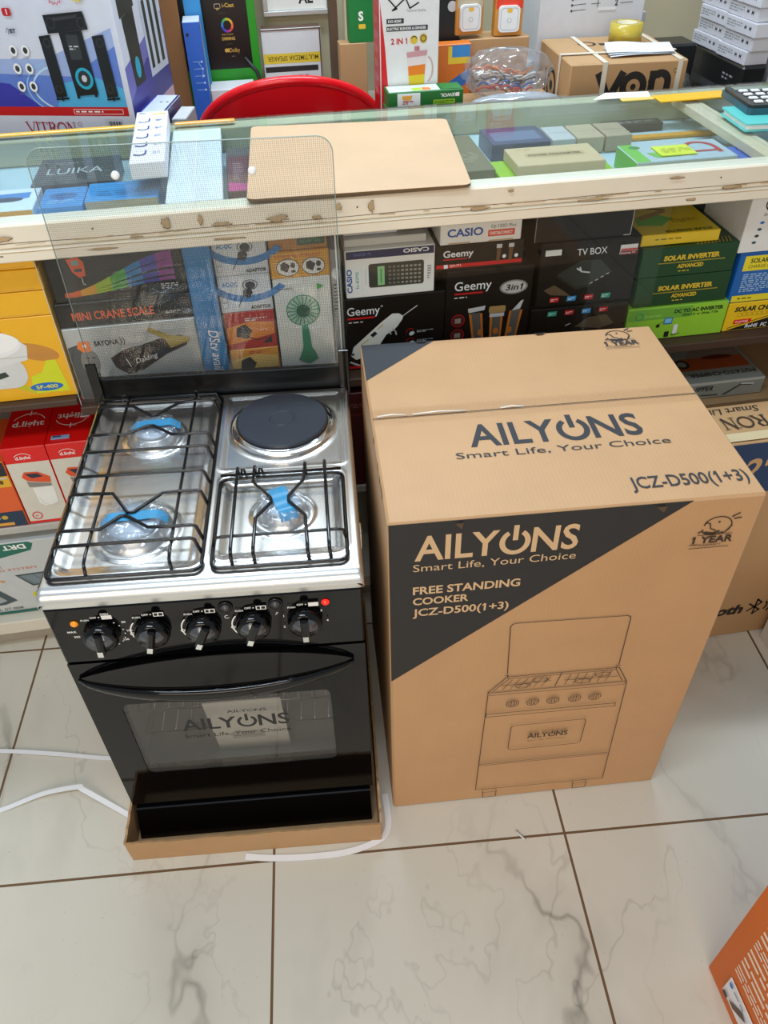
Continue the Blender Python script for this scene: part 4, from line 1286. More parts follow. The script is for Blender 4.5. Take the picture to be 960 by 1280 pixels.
    f.ell(0.012, 0.038, 0.003, 0.003, K, 10)
    for yy in (0.078, 0.056):
        f.arc(0.136, yy, 0.0085, 0.0085, 0.0012, CRIM, 30, 200); f.ell(0.139, yy-0.003, 0.006, 0.0045, LW, 14, rot=0.5); f.lines(0.150, yy-0.002, 0.035, 0.006, 2, SILV, 4)
    f.line([(0.006, 0.020), (0.040, 0.002)], 0.004, SILV)
    f.rect(0.002, 0.004, 0.207, 0.010, CRIM)
    b.done()
    b = Box('calculator_box', 'white box lettered blue with a red patch, topmost under the rail in the middle', 'box', 0.342, 0.506, 1.468, 1.60, 0.9415, 0.9880, M('#E4E3DF', 0.4))
    f = b.front
    f.text('CASIO', 0.014, 0.016, 0.0155, M('#1E4FA0', 0.4), w=0.072, bold=0.03); f.text('DJ-120D Plus', 0.102, 0.028, 0.006, K, w=0.050)
    f.rect(0.096, 0.011, 0.150, 0.024, M('#D5442E', 0.4)); f.text('CHECK&CORRECT', 0.099, 0.0145, 0.006, W, w=0.047, bold=0.02)
    f.poly([(0.014, 0.0015), (0.062, 0.0015), (0.058, 0.004), (0.018, 0.004)], CHIP); f.poly([(0.095, 0.0015), (0.150, 0.0015), (0.146, 0.004), (0.10, 0.004)], CHIP)
    b.done()
    b = Box('trimmer_box', 'flat black trimmer box with a red stripe, below the white box with the red patch', 'box', 0.334, 0.516, 1.472, 1.62, 0.8855, 0.9400, BOXK)
    f = b.front
    f.text('Geemy', 0.016, 0.029, 0.0135, LW, w=0.062, bold=0.02); f.rect(0.002, 0.006, 0.180, 0.014, CRIM); f.rect(0.018, 0.006, 0.026, 0.014, LW); f.text('GM-711', 0.030, 0.008, 0.005, W)
    f.rect(0.016, 0.023, 0.065, 0.0255, CRIM)
    for x in (0.130, 0.155):
        f.poly([(x-0.004, 0.012), (x+0.003, 0.012), (x+0.005, 0.044), (x-0.004, 0.044)], M('#6A4A34', 0.3)); f.rect(x-0.005, 0.040, x+0.006, 0.048, SILV); f.ell(x+0.012, 0.022, 0.004, 0.004, LW, 12)
    b.done()
    b = Box('trimmer_box', 'black grooming set box picturing three orange and grey trimmers and a silver oval', 'box', 0.358, 0.5425, 1.470, 1.64, 0.681, 0.8845, BOXK)
    f = b.front
    f.text('Geemy', 0.018, 0.160, 0.019, LW, w=0.078, bold=0.005); f.rect(0.018, 0.151, 0.078, 0.1545, CRIM); f.lines(0.018, 0.142, 0.045, 0.005, 1, SILV, 3)
    f.ell(0.144, 0.158, 0.030, 0.016, M('#B9BBBD', 0.25, 0.6)); f.ell(0.144, 0.158, 0.026, 0.013, M('#E0E2E4', 0.25, 0.4)); f.text('3in1', 0.144, 0.158, 0.013, K, w=0.036, anchor='c', bold=0.02, shear=0.2)
    for yy in (0.092, 0.058):
        f.ell(0.028, yy, 0.014, 0.014, M('#4A1A1A', 0.4)); f.arc(0.028, yy, 0.014, 0.014, 0.0015, CRIM, 0, 360); f.rect(0.021, yy-0.006, 0.034, yy+0.005, M('#9A8A84', 0.4))
    oc = M('#C9742A', 0.3); gr = M('#5E5A56', 0.3)
    for x, sh, k in ((0.078, -0.012, 0), (0.112, 0.0, 1), (0.142, 0.012, 2)):
        f.poly([(x-0.013+sh*0.2, 0.030), (x+0.012+sh*0.2, 0.030), (x+0.014+sh, 0.105), (x-0.015+sh, 0.105)], oc)
        f.poly([(x-0.008+sh*0.2, 0.026), (x+0.008+sh*0.2, 0.026), (x+0.009+sh, 0.107), (x-0.010+sh, 0.107)], gr)
        f.ell(x, 0.060, 0.006, 0.008, oc, 12)
        if k == 0: f.poly([(x-0.030, 0.118), (x+0.008, 0.122), (x+0.006, 0.112), (x-0.028, 0.108)], SILV)
        if k == 1: f.rr(x-0.018, 0.103, x+0.018, 0.119, 0.004, M('#A88A5A', 0.3)); f.rect(x-0.016, 0.094, x+0.016, 0.102, SILV)
        if k == 2: f.poly([(x+0.002, 0.105), (x+0.020, 0.108), (x+0.026, 0.128), (x+0.020, 0.126)], SILV)
    b.done()
    # TV boxes
    cols = (CRIM, M('#2D8FD0', 0.4), CRIM, M('#2AA08A', 0.4))
    b = Box('media_player_box', 'black box lettered TV BOX with a flat device pictured above four coloured tabs', 'box', 0.5535, 0.7655, 1.470, 1.62, 0.7845, 0.9255, BOXK)
    f = b.front
    f.text('TV BOX', 0.078, 0.110, 0.014, LW, w=0.064, shear=-0.1)
    f.poly([(0.040, 0.072), (0.090, 0.099), (0.130, 0.097), (0.160, 0.068), (0.118, 0.045), (0.085, 0.040)], M('#2E3330', 0.3)); f.poly([(0.040, 0.072), (0.085, 0.040), (0.118, 0.045), (0.118, 0.040), (0.085, 0.034), (0.040, 0.066)], M('#1C211E', 0.3))
    f.line([(0.082, 0.082), (0.094, 0.074), (0.110, 0.071)], 0.003, SILV); f.line([(0.088, 0.084), (0.092, 0.074)], 0.003, SILV)
    for k in range(4): f.line([(0.115+0.011*k, 0.046+0.006*k), (0.120+0.011*k, 0.048+0.006*k)], 0.0018, SILV)
    for k, c in enumerate(cols): f.poly([(0.030+0.038*k, 0.010), (0.050+0.038*k, 0.010), (0.051+0.038*k, 0.021), (0.031+0.038*k, 0.021)], c); f.lines(0.033+0.038*k, 0.012, 0.014, 0.006, 2, LW, k)
    f.poly([(0.014, 0.04), (0.030, 0.028), (0.075, 0.022), (0.060, 0.034), (0.036, 0.050)], M('#5A4A38', 0.4))
    b.sticker('sticker', b.front, 0.008, 0.116, 0.042, 0.128, M('#D9D6D2', 0.5))
    def art(f, x0, y0, x1, y1): f.rect(x0+0.001, y0+0.0095, x1-0.001, y0+0.0125, CRIM); f.rect(x0, y0, x1, y0+0.008, M('#7A2420', 0.4)); f.text('Internet TV', x0+0.002, y0+0.002, 0.004, W, w=0.03)
    b.sticker('sticker', b.front, 0.168, 0.106, 0.205, 0.126, M('#D8D6D4', 0.5), art, 'red and white sticker')
    b.done()
    b = Box('media_player_box', 'lower black box with four coloured tabs along its top, just behind the big carton', 'box', 0.5445, 0.762, 1.462, 1.62, 0.681, 0.7835, BOXK)
    f = b.front
    for k, c in enumerate((cols[3], cols[0], cols[1], cols[0])): f.poly([(0.036+0.038*k, 0.085), (0.056+0.038*k, 0.085), (0.057+0.038*k, 0.096), (0.037+0.038*k, 0.096)], c); f.lines(0.039+0.038*k, 0.087, 0.014, 0.006, 2, LW, k)
    f.poly([(0.10, 0.055), (0.13, 0.075), (0.17, 0.078), (0.19, 0.055), (0.16, 0.045)], M('#5A4A38', 0.4)); f.line([(0.08, 0.06), (0.09, 0.064)], 0.002, SILV)
    b.done()
    b = Box('media_player_box', 'plain black box tucked under the rail on top of the TV BOX carton', 'box', 0.536, 0.742, 1.474, 1.62, 0.9265, 1.001, BOXK)
    b.front.line([(0.002, 0.002), (0.002, 0.07)], 0.0012, GREY); b.front.line([(0.204, 0.002), (0.204, 0.07)], 0.0012, SILV); b.front.line([(0.19, 0.002), (0.204, 0.002)], 0.0016, SILV)
    b.done()
    # inverters
    dg = M('#12401F', 0.4); yl = M('#D6B52A', 0.4)
    for z0, z1, dx, lb in ((0.8290, 0.8935, 0.0, 'dark green solar inverter box, upper of the two'), (0.7610, 0.8280, 0.002, 'dark green solar inverter box, lower of the two, on the lime green box')):
        b = Box('inverter_box', lb, 'box', 0.775+dx, 0.989+dx, 1.470, 1.66, z0, z1, dg, 'dark green solar inverter boxes')
        f = b.front
        f.text('SOLAR INVERTER', 0.050, 0.036, 0.0105, yl, w=0.125, bold=0.05); f.line([(0.040, 0.0305), (0.188, 0.0305)], 0.0022, M('#9A8A24', 0.4))
        f.text('ADVANCED', 0.084, 0.0175, 0.0085, yl, w=0.058, bold=0.04); f.lines(0.088, 0.0085, 0.04, 0.004, 1, yl, 3)
        for k in range(10): b.top.poly([(0.12+0.008*k, 0.004), (0.124+0.008*k, 0.004), (0.132+0.008*k, 0.03), (0.128+0.008*k, 0.03)], M('#8A7A3A', 0.4))
        b.done()
    b = Box('inverter_box', 'flat bright yellow inverter box with a green picture, on the dark green boxes', 'box', 0.772, 0.945, 1.482, 1.65, 0.8945, 0.9185, M('#E3C32A', 0.4))
    t = b.top
    t.fill(M('#EACB2C', 0.35)); t.poly([(0.01, 0.05), (0.06, 0.04), (0.10, 0.075), (0.06, 0.11), (0.02, 0.09)], M('#6FB83A', 0.4)); t.poly([(0.02, 0.09), (0.09, 0.12), (0.10, 0.11), (0.03, 0.075)], M('#B8842E', 0.4)); t.line([(0.05, 0.14), (0.10, 0.12)], 0.006, M('#6A4A22', 0.4))
    t.text('SOLAR INVERTER', 0.158, 0.016, 0.010, M('#4A5A1E', 0.4), w=0.105, rot=180, bold=0.03); t.lines(0.09, 0.05, 0.06, 0.02, 3, M('#A88A22', 0.4), 2)
    b.front.lines(0.03, 0.010, 0.10, 0.006, 1, M('#8A7A22', 0.4), 3)
    b.done()
    b = Box('inverter_box', 'lime green inverter box below the two dark green ones', 'box', 0.767, 1.001, 1.464, 1.66, 0.681, 0.7600, M('#8CC63F', 0.35))
    f = b.front; f.fill(M('#93CB36', 0.35)); f.rect(0.002, 0.050, 0.15, 0.077, M('#6FAE3A', 0.35))
    f.arc(0.028, 0.060, 0.008, 0.008, 0.003, M('#2E9F5A', 0.4), 0, 360); f.text('inverter', 0.040, 0.056, 0.008, M('#A6DA6A', 0.4), w=0.04)
    f.text('DC TO AC INVERTER', 0.108, 0.062, 0.0085, M('#12301C', 0.4), w=0.115, bold=0.05); f.text('150w/12v or 24v/ac 110v', 0.128, 0.053, 0.006, M('#12301C', 0.4), w=0.085, bold=0.02)
    f.rect(0.088, 0.036, 0.108, 0.052, M('#2A6FB0', 0.4)); f.rect(0.090, 0.039, 0.106, 0.050, M('#7FC4E8', 0.3)); f.rr(0.114, 0.010, 0.124, 0.034, 0.003, LW); f.rr(0.072, 0.030, 0.080, 0.038, 0.002, K); f.rr(0.095, 0.004, 0.106, 0.018, 0.002, K)
    f.line([(0.07, 0.034), (0.088, 0.045)], 0.0008, K); f.lines(0.112, 0.006, 0.02, 0.006, 2, K, 3)
    b.done()
    b = Box('accessory_box', 'pale glossy box with a deep blue end at the back behind the inverters', 'box', 0.700, 0.956, 1.76, 1.88, 0.681, 1.0, M('#CFD6DA', 0.3))
    b.front.rect(0.200, 0.002, 0.2545, 0.318, M('#1546A8', 0.35)); b.front.ell(0.075, 0.312, 0.03, 0.006, LIME)
    b.done()
    # right hand stack
    b = Box('solar_controller_box', 'yellow box with a black diagonal corner at the right edge of the shelf', 'box', 1.0055, 1.28, 1.466, 1.66, 0.681, 0.7500, M('#EBC21E', 0.38))
    f = b.front
    f.poly([(0.004, 0.002), (0.272, 0.002), (0.272, 0.066)], K); f.line([(0.010, 0.008), (0.27, 0.070)], 0.0016, K)
    f.text('SOLAR CHARGE', 0.016, 0.048, 0.0115, M('#2E3A1C', 0.4), w=0.120, bold=0.05, shear=0.15)
    for k in range(8): f.line(rrect(0.026+0.012*k, 0.036, 0.036+0.012*k, 0.044, 0.002, 2), 0.0007, M('#A88A22', 0.4), True)
    f.poly([(0.020, 0.018), (0.062, 0.018), (0.064, 0.028), (0.022, 0.028)], RED); f.text('SOLAR PANEL', 0.025, 0.020, 0.0055, W, w=0.032)
    f.text('RoHS  FC  CE', 0.052, 0.006, 0.0085, LW, w=0.075, bold=0.03, shear=0.15)
    b.done()
    b = Box('solar_controller_box', 'blue solar controller box with a yellow title panel, on the yellow box', 'box', 0.9995, 1.26, 1.468, 1.66, 0.751, 0.8650, M('#1660B0', 0.38))
    f = b.front; yy = M('#E6D62A', 0.4)
    f.rect(0.002, 0.110, 0.258, 0.113, M('#1B4F90', 0.4)); f.rect(0.012, 0.074, 0.258, 0.108, yy); f.text('SOLAR', 0.026, 0.092, 0.010, M('#2E3A1C', 0.4), w=0.042, bold=0.03); f.text('CHARGE CONTROLLER', 0.024, 0.080, 0.007, M('#2E3A1C', 0.4), w=0.11)
    f.lines(0.018, 0.024, 0.09, 0.044, 9, M('#9FC0E0', 0.4), 6); f.rect(0.006, 0.002, 0.258, 0.017, yy); f.lines(0.02, 0.007, 0.06, 0.005, 1, K, 3)
    b.done()
    b = Box('device_box', 'white box with small dark icons at the right end, on the blue controller box', 'box', 0.990, 1.25, 1.470, 1.64, 0.866, 1.0005, M('#E3E4E2', 0.4))
    f = b.front
    f.arc(0.046, 0.102, 0.012, 0.012, 0.003, K, 20, 340); f.arc(0.048, 0.102, 0.005, 0.005, 0.002, K, 0, 270); f.text('Smart', 0.034, 0.078, 0.006, K, w=0.03, shear=0.3)
    for k, c in enumerate((BLU, M('#2E4F6A', 0.4), DGREY, M('#2E4F6A', 0.4))): f.ell(0.036-0.002*k, 0.064-0.014*k, 0.005, 0.003, c, 10)
    b.done()
middle_goods()

def lower_goods():
    lg = 'red and white solar lantern boxes on the lower shelf'
    rd = M('#DF120E', 0.35); cr = M('#DAD6C8', 0.45)
    for i, (x0, x1, up, lb) in enumerate(((-0.603, -0.5115, False, 'red and white lantern box at the left edge, top lettering upright'),
                                          (-0.5105, -0.419, True, 'red and white lantern box beside the cooker, pale sticker on its top'),
                                          (-0.418, -0.327, True, 'red lantern box mostly hidden behind the corner of the cooker'))):
        b = Box('lantern_box', lb, 'box', x0, x1, 1.436, 1.615, 0.383, 0.596, rd, lg, mats={'front': cr})
        f = b.front; w, h = b.w, b.h
        f.rect(0.0015, h-0.040, w-0.0015, h-0.0015, rd); f.rect(0.0015, 0.0015, w-0.0015, 0.008, rd)
        f.arc(0.040, h-0.028, 0.018, 0.012, 0.0012, W, 20, 160); f.text('d.light', 0.024, h-0.031, 0.008, W, w=0.032, bold=0.02)
        f.poly([(0.022, 0.135), (0.030, 0.148), (0.058, 0.146), (0.080, 0.130), (0.078, 0.114), (0.052, 0.118), (0.030, 0.124)], M('#E2521E', 0.35)); f.poly([(0.030, 0.143), (0.056, 0.142), (0.066, 0.132), (0.042, 0.130)], M('#1E2440', 0.3)); f.poly([(0.028, 0.122), (0.052, 0.116), (0.078, 0.112), (0.076, 0.104), (0.030, 0.106)], M('#8E8A84', 0.4))
        f.poly([(0.036, 0.104), (0.080, 0.104), (0.078, 0.058), (0.066, 0.050), (0.048, 0.050), (0.038, 0.060)], M('#EFEFEA', 0.3))
        f.line([(0.042, 0.075), (0.048, 0.056), (0.060, 0.050), (0.078, 0.056)], 0.0012, SILV)
        f.arc(0.022, 0.024, 0.010, 0.010, 0.0022, rd, 0, 360); f.lines(0.018, 0.022, 0.009, 0.004, 1, rd, 2)
        t = b.top; d = b.d
        if not up:
            t.text('d.light', 0.012, 0.078, 0.020, W, w=0.068, bold=0.02); t.arc(0.046, 0.094, 0.034, 0.030, 0.002, W, 15, 165); t.line([(0.046, 0.118), (0.046, 0.136)], 0.002, W); t.line([(0.034, 0.124), (0.058, 0.128)], 0.0015, W)
            b.sticker('sticker', t, 0.040, d-0.030, 0.078, d-0.018, M('#3A4A7A', 0.4), lambda f, a, c, e, g_: f.lines(a+0.003, c+0.003, 0.03, 0.006, 1, LW, 2))
        else:
            t.text('d.light', 0.082, 0.110, 0.020, W, w=0.068, rot=180, bold=0.02); t.arc(0.046, 0.096, 0.034, 0.030, 0.002, W, 195, 345); t.line([(0.046, 0.072), (0.046, 0.056)], 0.002, W); t.line([(0.034, 0.066), (0.058, 0.062)], 0.0015, W)
            b.sticker('sticker', t, 0.064, 0.090, 0.084, 0.118, M('#C9D9EA', 0.4), lambda f, a, c, e, g_: f.rect(a+0.005, c+0.006, e-0.005, g_-0.006, M('#7FA9D0', 0.4)), 'pale blue sticker')
            b.sticker('sticker', t, 0.012, 0.014, 0.050, 0.026, M('#8FA0C0', 0.4), lambda f, a, c, e, g_: f.lines(a+0.003, c+0.003, 0.03, 0.006, 1, NAVY, 2))
        b.done()
    b = Box('lantern_box', 'orange box with navy foot at the left edge below the yellow stack', 'box', -0.76, -0.6045, 1.434, 1.60, 0.383, 0.566, M('#E2622A', 0.4))
    f = b.front
    f.rect(0.002, 0.115, 0.153, 0.145, M('#E6B22A', 0.4)); f.rect(0.002, 0.145, 0.153, 0.181, M('#22242C', 0.4)); f.rect(0.002, 0.002, 0.153, 0.045, M('#1C3550', 0.4)); f.rect(0.03, 0.006, 0.125, 0.014, M('#E6A83A', 0.4)); f.ell(0.110, 0.030, 0.007, 0.006, M('#C9A83A', 0.4), 14); f.text('68', 0.125, 0.124, 0.010, K, bold=0.03); f.rect(0.10, 0.137, 0.15, 0.141, SILV); f.ell(0.095, 0.030, 0.006, 0.006, M('#8A9AA8', 0.4), 14)
    b.done()
    # solar light kit box on the bottom board
    b = Box('solar_light_box', 'pale grey box with a green corner shape, on the bottom board left of the cooker', 'box', -1.02, -0.50, 1.430, 1.62, 0.105, 0.340, M('#C6CBCB', 0.4))
    f = b.front
    tg = M('#1F6E5C', 0.4)
    f.poly([(0.02, 0.165), (0.20, 0.165), (0.395, 0.205), (0.405, 0.225), (0.395, 0.232), (0.25, 0.232), (0.02, 0.205)], tg)
    f.text('DRT', 0.385, 0.226, 0.014, W, w=0.052, rot=180, bold=0.04, shear=-0.2)
    f.text('SOLAR', 0.275, 0.158, 0.007, M('#D8704A', 0.4), w=0.04); f.text('LIGHTING SYSTEM', 0.23, 0.146, 0.007, M('#D8704A', 0.4), w=0.16)
    f.poly([(0.335, 0.130), (0.430, 0.132), (0.455, 0.095), (0.365, 0.088)], M('#3E4A4C', 0.3)); f.poly([(0.342, 0.126), (0.425, 0.128), (0.445, 0.099), (0.369, 0.093)], M('#7A8A92', 0.3))
    for k in range(3): f.line([(0.345+0.03*k, 0.126), (0.375+0.028*k, 0.093)], 0.0012, M('#3E4A4C', 0.4))
    f.line([(0.39, 0.09), (0.375, 0.082), (0.40, 0.076)], 0.004, M('#3E4A4C', 0.4))
    f.poly([(0.20, 0.105), (0.235, 0.118), (0.27, 0.105), (0.315, 0.045), (0.285, 0.035), (0.20, 0.030)], M('#46555A', 0.35)); f.poly([(0.21, 0.095), (0.235, 0.105), (0.255, 0.098), (0.292, 0.048), (0.275, 0.042), (0.21, 0.040)], M('#9FAAAA', 0.35))
    f.line([(0.275, 0.115), (0.29, 0.118), (0.305, 0.113)], 0.005, M('#E09A5A', 0.4)); f.line([(0.29, 0.126), (0.29, 0.108)], 0.004, M('#E09A5A', 0.4))
    for cx, cy in ((0.372, 0.058), (0.378, 0.035), (0.410, 0.050)): f.ell(cx, cy, 0.017, 0.011, M('#D8CF2E', 0.4)); f.lines(cx-0.01, cy-0.004, 0.02, 0.008, 2, K, 3)
    f.text('MODEL: DT-9008', 0.23, 0.016, 0.007, DGREY, w=0.09); f.rect(0.002, 0.002, 0.518, 0.011, M('#22655C', 0.4))
    b.done()
    b = Box('appliance_box', 'dark maroon box glimpsed in the gap between cooker and big carton', 'box', 0.098, 0.30, 1.436, 1.60, 0.383, 0.642, M('#4A1014', 0.35))
    b.front.rect(0.003, 0.20, 0.198, 0.205, M('#7A1A1E', 0.4)); b.front.lines(0.02, 0.22, 0.12, 0.012, 2, M('#8A5A50', 0.4), 2)
    b.done()
    # right side
    b = Box('potato_chipper_box', 'grey kitchen gadget box with an orange pictured lid, right of the big carton', 'box', 0.86, 1.155, 1.462, 1.66, 0.5015, 0.5475, M('#A9A99C', 0.4))
    t = b.top; f = b.front
    t.fill(M('#8F9085', 0.4)); t.poly([(0.10, 0.055), (0.285, 0.055), (0.285, 0.105), (0.12, 0.110)], M('#A8522A', 0.4)); t.poly([(0.14, 0.11), (0.285, 0.105), (0.285, 0.14), (0.17, 0.15)], M('#8A7A6A', 0.4)); t.ell(0.22, 0.105, 0.04, 0.01, M('#6A2A1A', 0.4)); t.ell(0.12, 0.085, 0.018, 0.02, M('#2E2E2C', 0.3)); t.ell(0.12, 0.085, 0.011, 0.012, M('#8F9085', 0.4))
    t.text('POTATO-CHIPPER', 0.285, 0.040, 0.015, M('#3A3B36', 0.4), w=0.17, rot=180, bold=0.03)
    f.text('POTATO-CHIPPER', 0.02, 0.022, 0.013, M('#2E2F2C', 0.4), w=0.145, bold=0.03, shear=0.2); f.poly([(0.19, 0.006), (0.235, 0.034), (0.268, 0.030), (0.262, 0.026), (0.236, 0.029), (0.20, 0.005)], M('#55574F', 0.3)); f.line([(0.236, 0.033), (0.268, 0.030)], 0.003, W); f.line([(0.10, 0.012), (0.18, 0.008)], 0.004, M('#55574F', 0.3))
    f.rect(0.0015, 0.040, 0.293, 0.0445, M('#DAD8CC', 0.4))
    b.done()
    b = Box('speaker_box', 'plain brown carton under the grey kitchen gadget box at the right', 'box', 0.80, 1.42, 1.440, 1.75, 0.383, 0.500, KRAFT2)
    b.front.rect(0.002, 0.022, 0.618, 0.044, M('#CDB992', 0.6))
    b.done()
    b = Box('television_carton', 'tall brown carton with a dark blue top band on the floor behind the big carton', 'carton', 0.80, 1.62, 1.128, 1.262, 0.0008, 0.628, KRAFT2, ch=0.003)
    f = b.front
    ink = M('#33261C', 0.6); t = b.top
    t.text('Smart Life', 0.190, 0.122, 0.020, ink, w=0.125, rot=180, shear=0.25, bold=0.02); t.serif('VITRON', 0.262, 0.086, 0.036, ink, 180)
    t.rect(0.003, 0.008, 0.816, 0.034, M('#CDB992', 0.6))
    f.rect(0.002, 0.490, 0.818, 0.626, M('#17355F', 0.5)); f.text('32"', 0.075, 0.525, 0.060, M('#C79F6E', 0.7), w=0.10, shear=0.2, bold=0.02)
    b.front.text('Bluetooth', 0.052, 0.083, 0.032, M('#241A12', 0.6), w=0.202, shear=0.2, bold=0.05)
    bx, by = 0.287, 0.098
    f.line([(bx-0.018, by+0.014), (bx+0.014, by-0.012), (bx, by-0.026), (bx, by+0.028), (bx+0.014, by+0.014), (bx-0.018, by-0.012)], 0.005, M('#241A12', 0.6))
    for r in (0.022, 0.034): f.arc(bx+0.008, by+0.002, r, r, 0.005, M('#241A12', 0.6), -40, 40, 10)
    b.done()
lower_goods()

# ================================================================== INSIDE THE GLASS CASE AND ON THE GLASS
def case_goods():
    z = 1.0165
    b = Box('router_box', 'dark grey box with faded white lettering inside the glass case, far left', 'box', -0.435, -0.275, 1.66, 1.81, z, 1.050, M('#4A5458', 0.35))
    b.top.text('LUIKA', 0.022, 0.055, 0.034, M('#B9C4C8', 0.5), w=0.11); b.top.lines(0.03, 0.11, 0.08, 0.014, 2, M('#8E9A9E', 0.5), 2)
    b.done()
    b = Box('cable_box', 'bright blue flat box inside the glass case, left of the two', 'box', -0.405, -0.325, 1.545, 1.645, z, 1.047, M('#2E93D8', 0.35))
    b.top.ell(0.04, 0.055, 0.026, 0.016, M('#1F6FA8', 0.4)); b.top.lines(0.015, 0.015, 0.05, 0.02, 3, M('#8FC9F0', 0.4), 2)
    b.done()
    b = Box('cable_box', 'bright blue box with a tan front edge inside the glass case, beside the cross bar', 'box', -0.322, -0.185, 1.555, 1.650, z, 1.049, M('#2F9ADF', 0.35), mats={'front': M('#B9A98E', 0.6)})
    b.top.lines(0.02, 0.02, 0.10, 0.03, 3, M('#1F6FA8', 0.4), 5)
    b.done()
    b = Box('phone_box', 'white and light blue box with orange front, left end of the glass case', 'box', -0.60, -0.415, 1.548, 1.66, z, 1.046, M('#CFE0EC', 0.4), mats={'front': M('#E6A02A', 0.4)}, rz=0.0)
    b.top.poly([(0.02, 0.03), (0.17, 0.06), (0.17, 0.09), (0.02, 0.08)], M('#2F7FC4', 0.4)); b.top.ell(0.13, 0.055, 0.03, 0.012, M('#2A3A4A', 0.4))
    b.done()
    b = Box('remote_box', 'small maroon box inside the glass case at the far left edge', 'box', -0.60, -0.53, 1.70, 1.78, z, 1.05, M('#8A2A4A', 0.4)); b.top.rect(0.01, 0.01, 0.04, 0.06, M('#6A4A3A', 0.4)); b.done()
    b = Box('tablet_box', 'maroon and grey box under the glass, just left of the cardboard sheet', 'box', -0.055, 0.10, 1.545, 1.80, z, 1.050, M('#6E4450', 0.35))
    b.top.rect(0.002, 0.20, 0.152, 0.252, M('#5C6064', 0.4)); b.top.poly([(0.002, 0.002), (0.05, 0.002), (0.05, 0.03), (0.002, 0.05)], M('#C23A8A', 0.4)); b.top.lines(0.012, 0.06, 0.02, 0.1, 8, M('#A88A90', 0.4), 3)
    b.done()
    b = Box('cable_packet', 'flat lime green packet inside the glass case on the left of the cross bar', 'packet', -0.250, -0.170, 1.480, 1.535, z, 1.026, M('#A8C04A', 0.4)); b.top.ell(0.04, 0.03, 0.02, 0.012, M('#C9D88A', 0.4)); b.done()
    b = Box('converter_box', 'lime green box lying under the cardboard coloured converter box in the glass case', 'box', 0.478, 0.715, 1.540, 1.640, z, 1.036, M('#8CC02E', 0.35))
    b.front.text('POWER CONVERTER', 0.06, 0.005, 0.009, M('#3E6A1E', 0.4), w=0.13, bold=0.03)
    b.done()
    b = Box('converter_box', 'cardboard coloured converter box with dark lettering, on the lime green box in the case', 'box', 0.510, 0.690, 1.535, 1.640, 1.037, 1.059, M('#C9B48E', 0.6))
    b.top.text('POWER CONVERTER', 0.034, 0.048, 0.011, M('#4A4032', 0.5), w=0.115, bold=0.04); b.top.rr(0.03, 0.042, 0.152, 0.066, 0.006, M('#B8A27A', 0.6)); b.top.text('POWER CONVERTER', 0.036, 0.049, 0.010, M('#4A4032', 0.5), w=0.11, bold=0.04); b.top.lines(0.02, 0.085, 0.05, 0.008, 1, CHIP, 3)
    b.done()
    b = Box('adapter_kit_box', 'light blue box with green end and yellow note inside the glass case', 'box', 0.742, 0.953, 1.505, 1.612, z, 1.058, M('#AFC6D0', 0.35), mats={'left': M('#5FB83A', 0.4), 'front': M('#B9BDB0', 0.4)})
    t = b.top
    t.rect(0.0015, 0.0015, 0.03, 0.105, M('#6CC04A', 0.4)); t.ell(0.028, 0.085, 0.012, 0.010, M('#3E8A4A', 0.4)); t.poly([(0.05, 0.02), (0.10, 0.02), (0.08, 0.05), (0.04, 0.05)], M('#6FB84A', 0.4))
    rc = M('#B8283A', 0.4)
    t.arc(0.160, 0.060, 0.030, 0.032, 0.010, rc, 0, 180); t.rect(0.125, 0.028, 0.135, 0.060, rc); t.rect(0.185, 0.028, 0.195, 0.060, rc); t.rect(0.125, 0.036, 0.195, 0.044, rc)
    def note(f, x0, y0, x1, y1): f.lines(x0+0.01, y0+0.012, 0.06, 0.022, 3, M('#A8B02A', 0.5), 3)
    b.sticker('sticky_note', t, 0.060, 0.022, 0.135, 0.078, M('#DDE83A', 0.6), note, 'yellow sticky note')
    b.done()
    b = Box('charger_box', 'shiny deep blue box in the glass case, at the right under the teal notebook', 'box', 0.957, 1.20, 1.500, 1.585, z, 1.0485, M('#1E5BC0', 0.2)); b.top.poly([(0.05, 0.02), (0.20, 0.03), (0.20, 0.045), (0.12, 0.04)], M('#8FB4E0', 0.3)); b.front.lines(0.02, 0.01, 0.15, 0.012, 2, M('#3A7AD8', 0.4), 3); b.done()
    b = Box('charger_box', 'dark navy box in the glass case behind the cardboard coloured converter box', 'box', 0.500, 0.628, 1.690, 1.800, z, 1.052, M('#2E456E', 0.35)); b.top.rect(0.012, 0.02, 0.115, 0.08, M('#5B7398', 0.35)); b.done()
    for k, (x0, x1, h, lb) in enumerate(((0.636, 0.688, '#B9BFC2', 'small pale grey box, left of three behind the converter box in the case'), (0.692, 0.752, '#B5A98F', 'small tan box, middle of three behind the converter box in the case'), (0.757, 0.815, '#A89C84', 'small brown box, right of three behind the converter box in the case'))):
        b = Box('fuse_box', lb, 'box', x0, x1, 1.700, 1.790, z, 1.050, M(h, 0.5)); b.top.line([(0.004, 0.045), (x1-x0-0.004, 0.045)], 0.001, DGREY); b.done()
    b = Box('cable_box', 'plain olive brown box in the glass case, right beside the cardboard sheet', 'box', 0.405, 0.472, 1.560, 1.780, z, 1.048, M('#6E6A54', 0.5)); b.top.lines(0.01, 0.05, 0.045, 0.06, 5, M('#8F8A70', 0.5), 4); b.done()
    b = Box('measuring_stick', 'orange flat stick lying at the back of the glass case near the right', 'stick', 0.820, 1.10, 1.755, 1.775, z, 1.024, M('#D89A2A', 0.5)); b.done()
    b = Box('remote_control', 'slim black device lying along the back of the glass case', 'remote', 0.80, 0.94, 1.815, 1.850, z, 1.034, M('#2E3230', 0.4)); b.top.lines(0.01, 0.008, 0.12, 0.018, 2, GREY, 3); b.done()
case_goods()

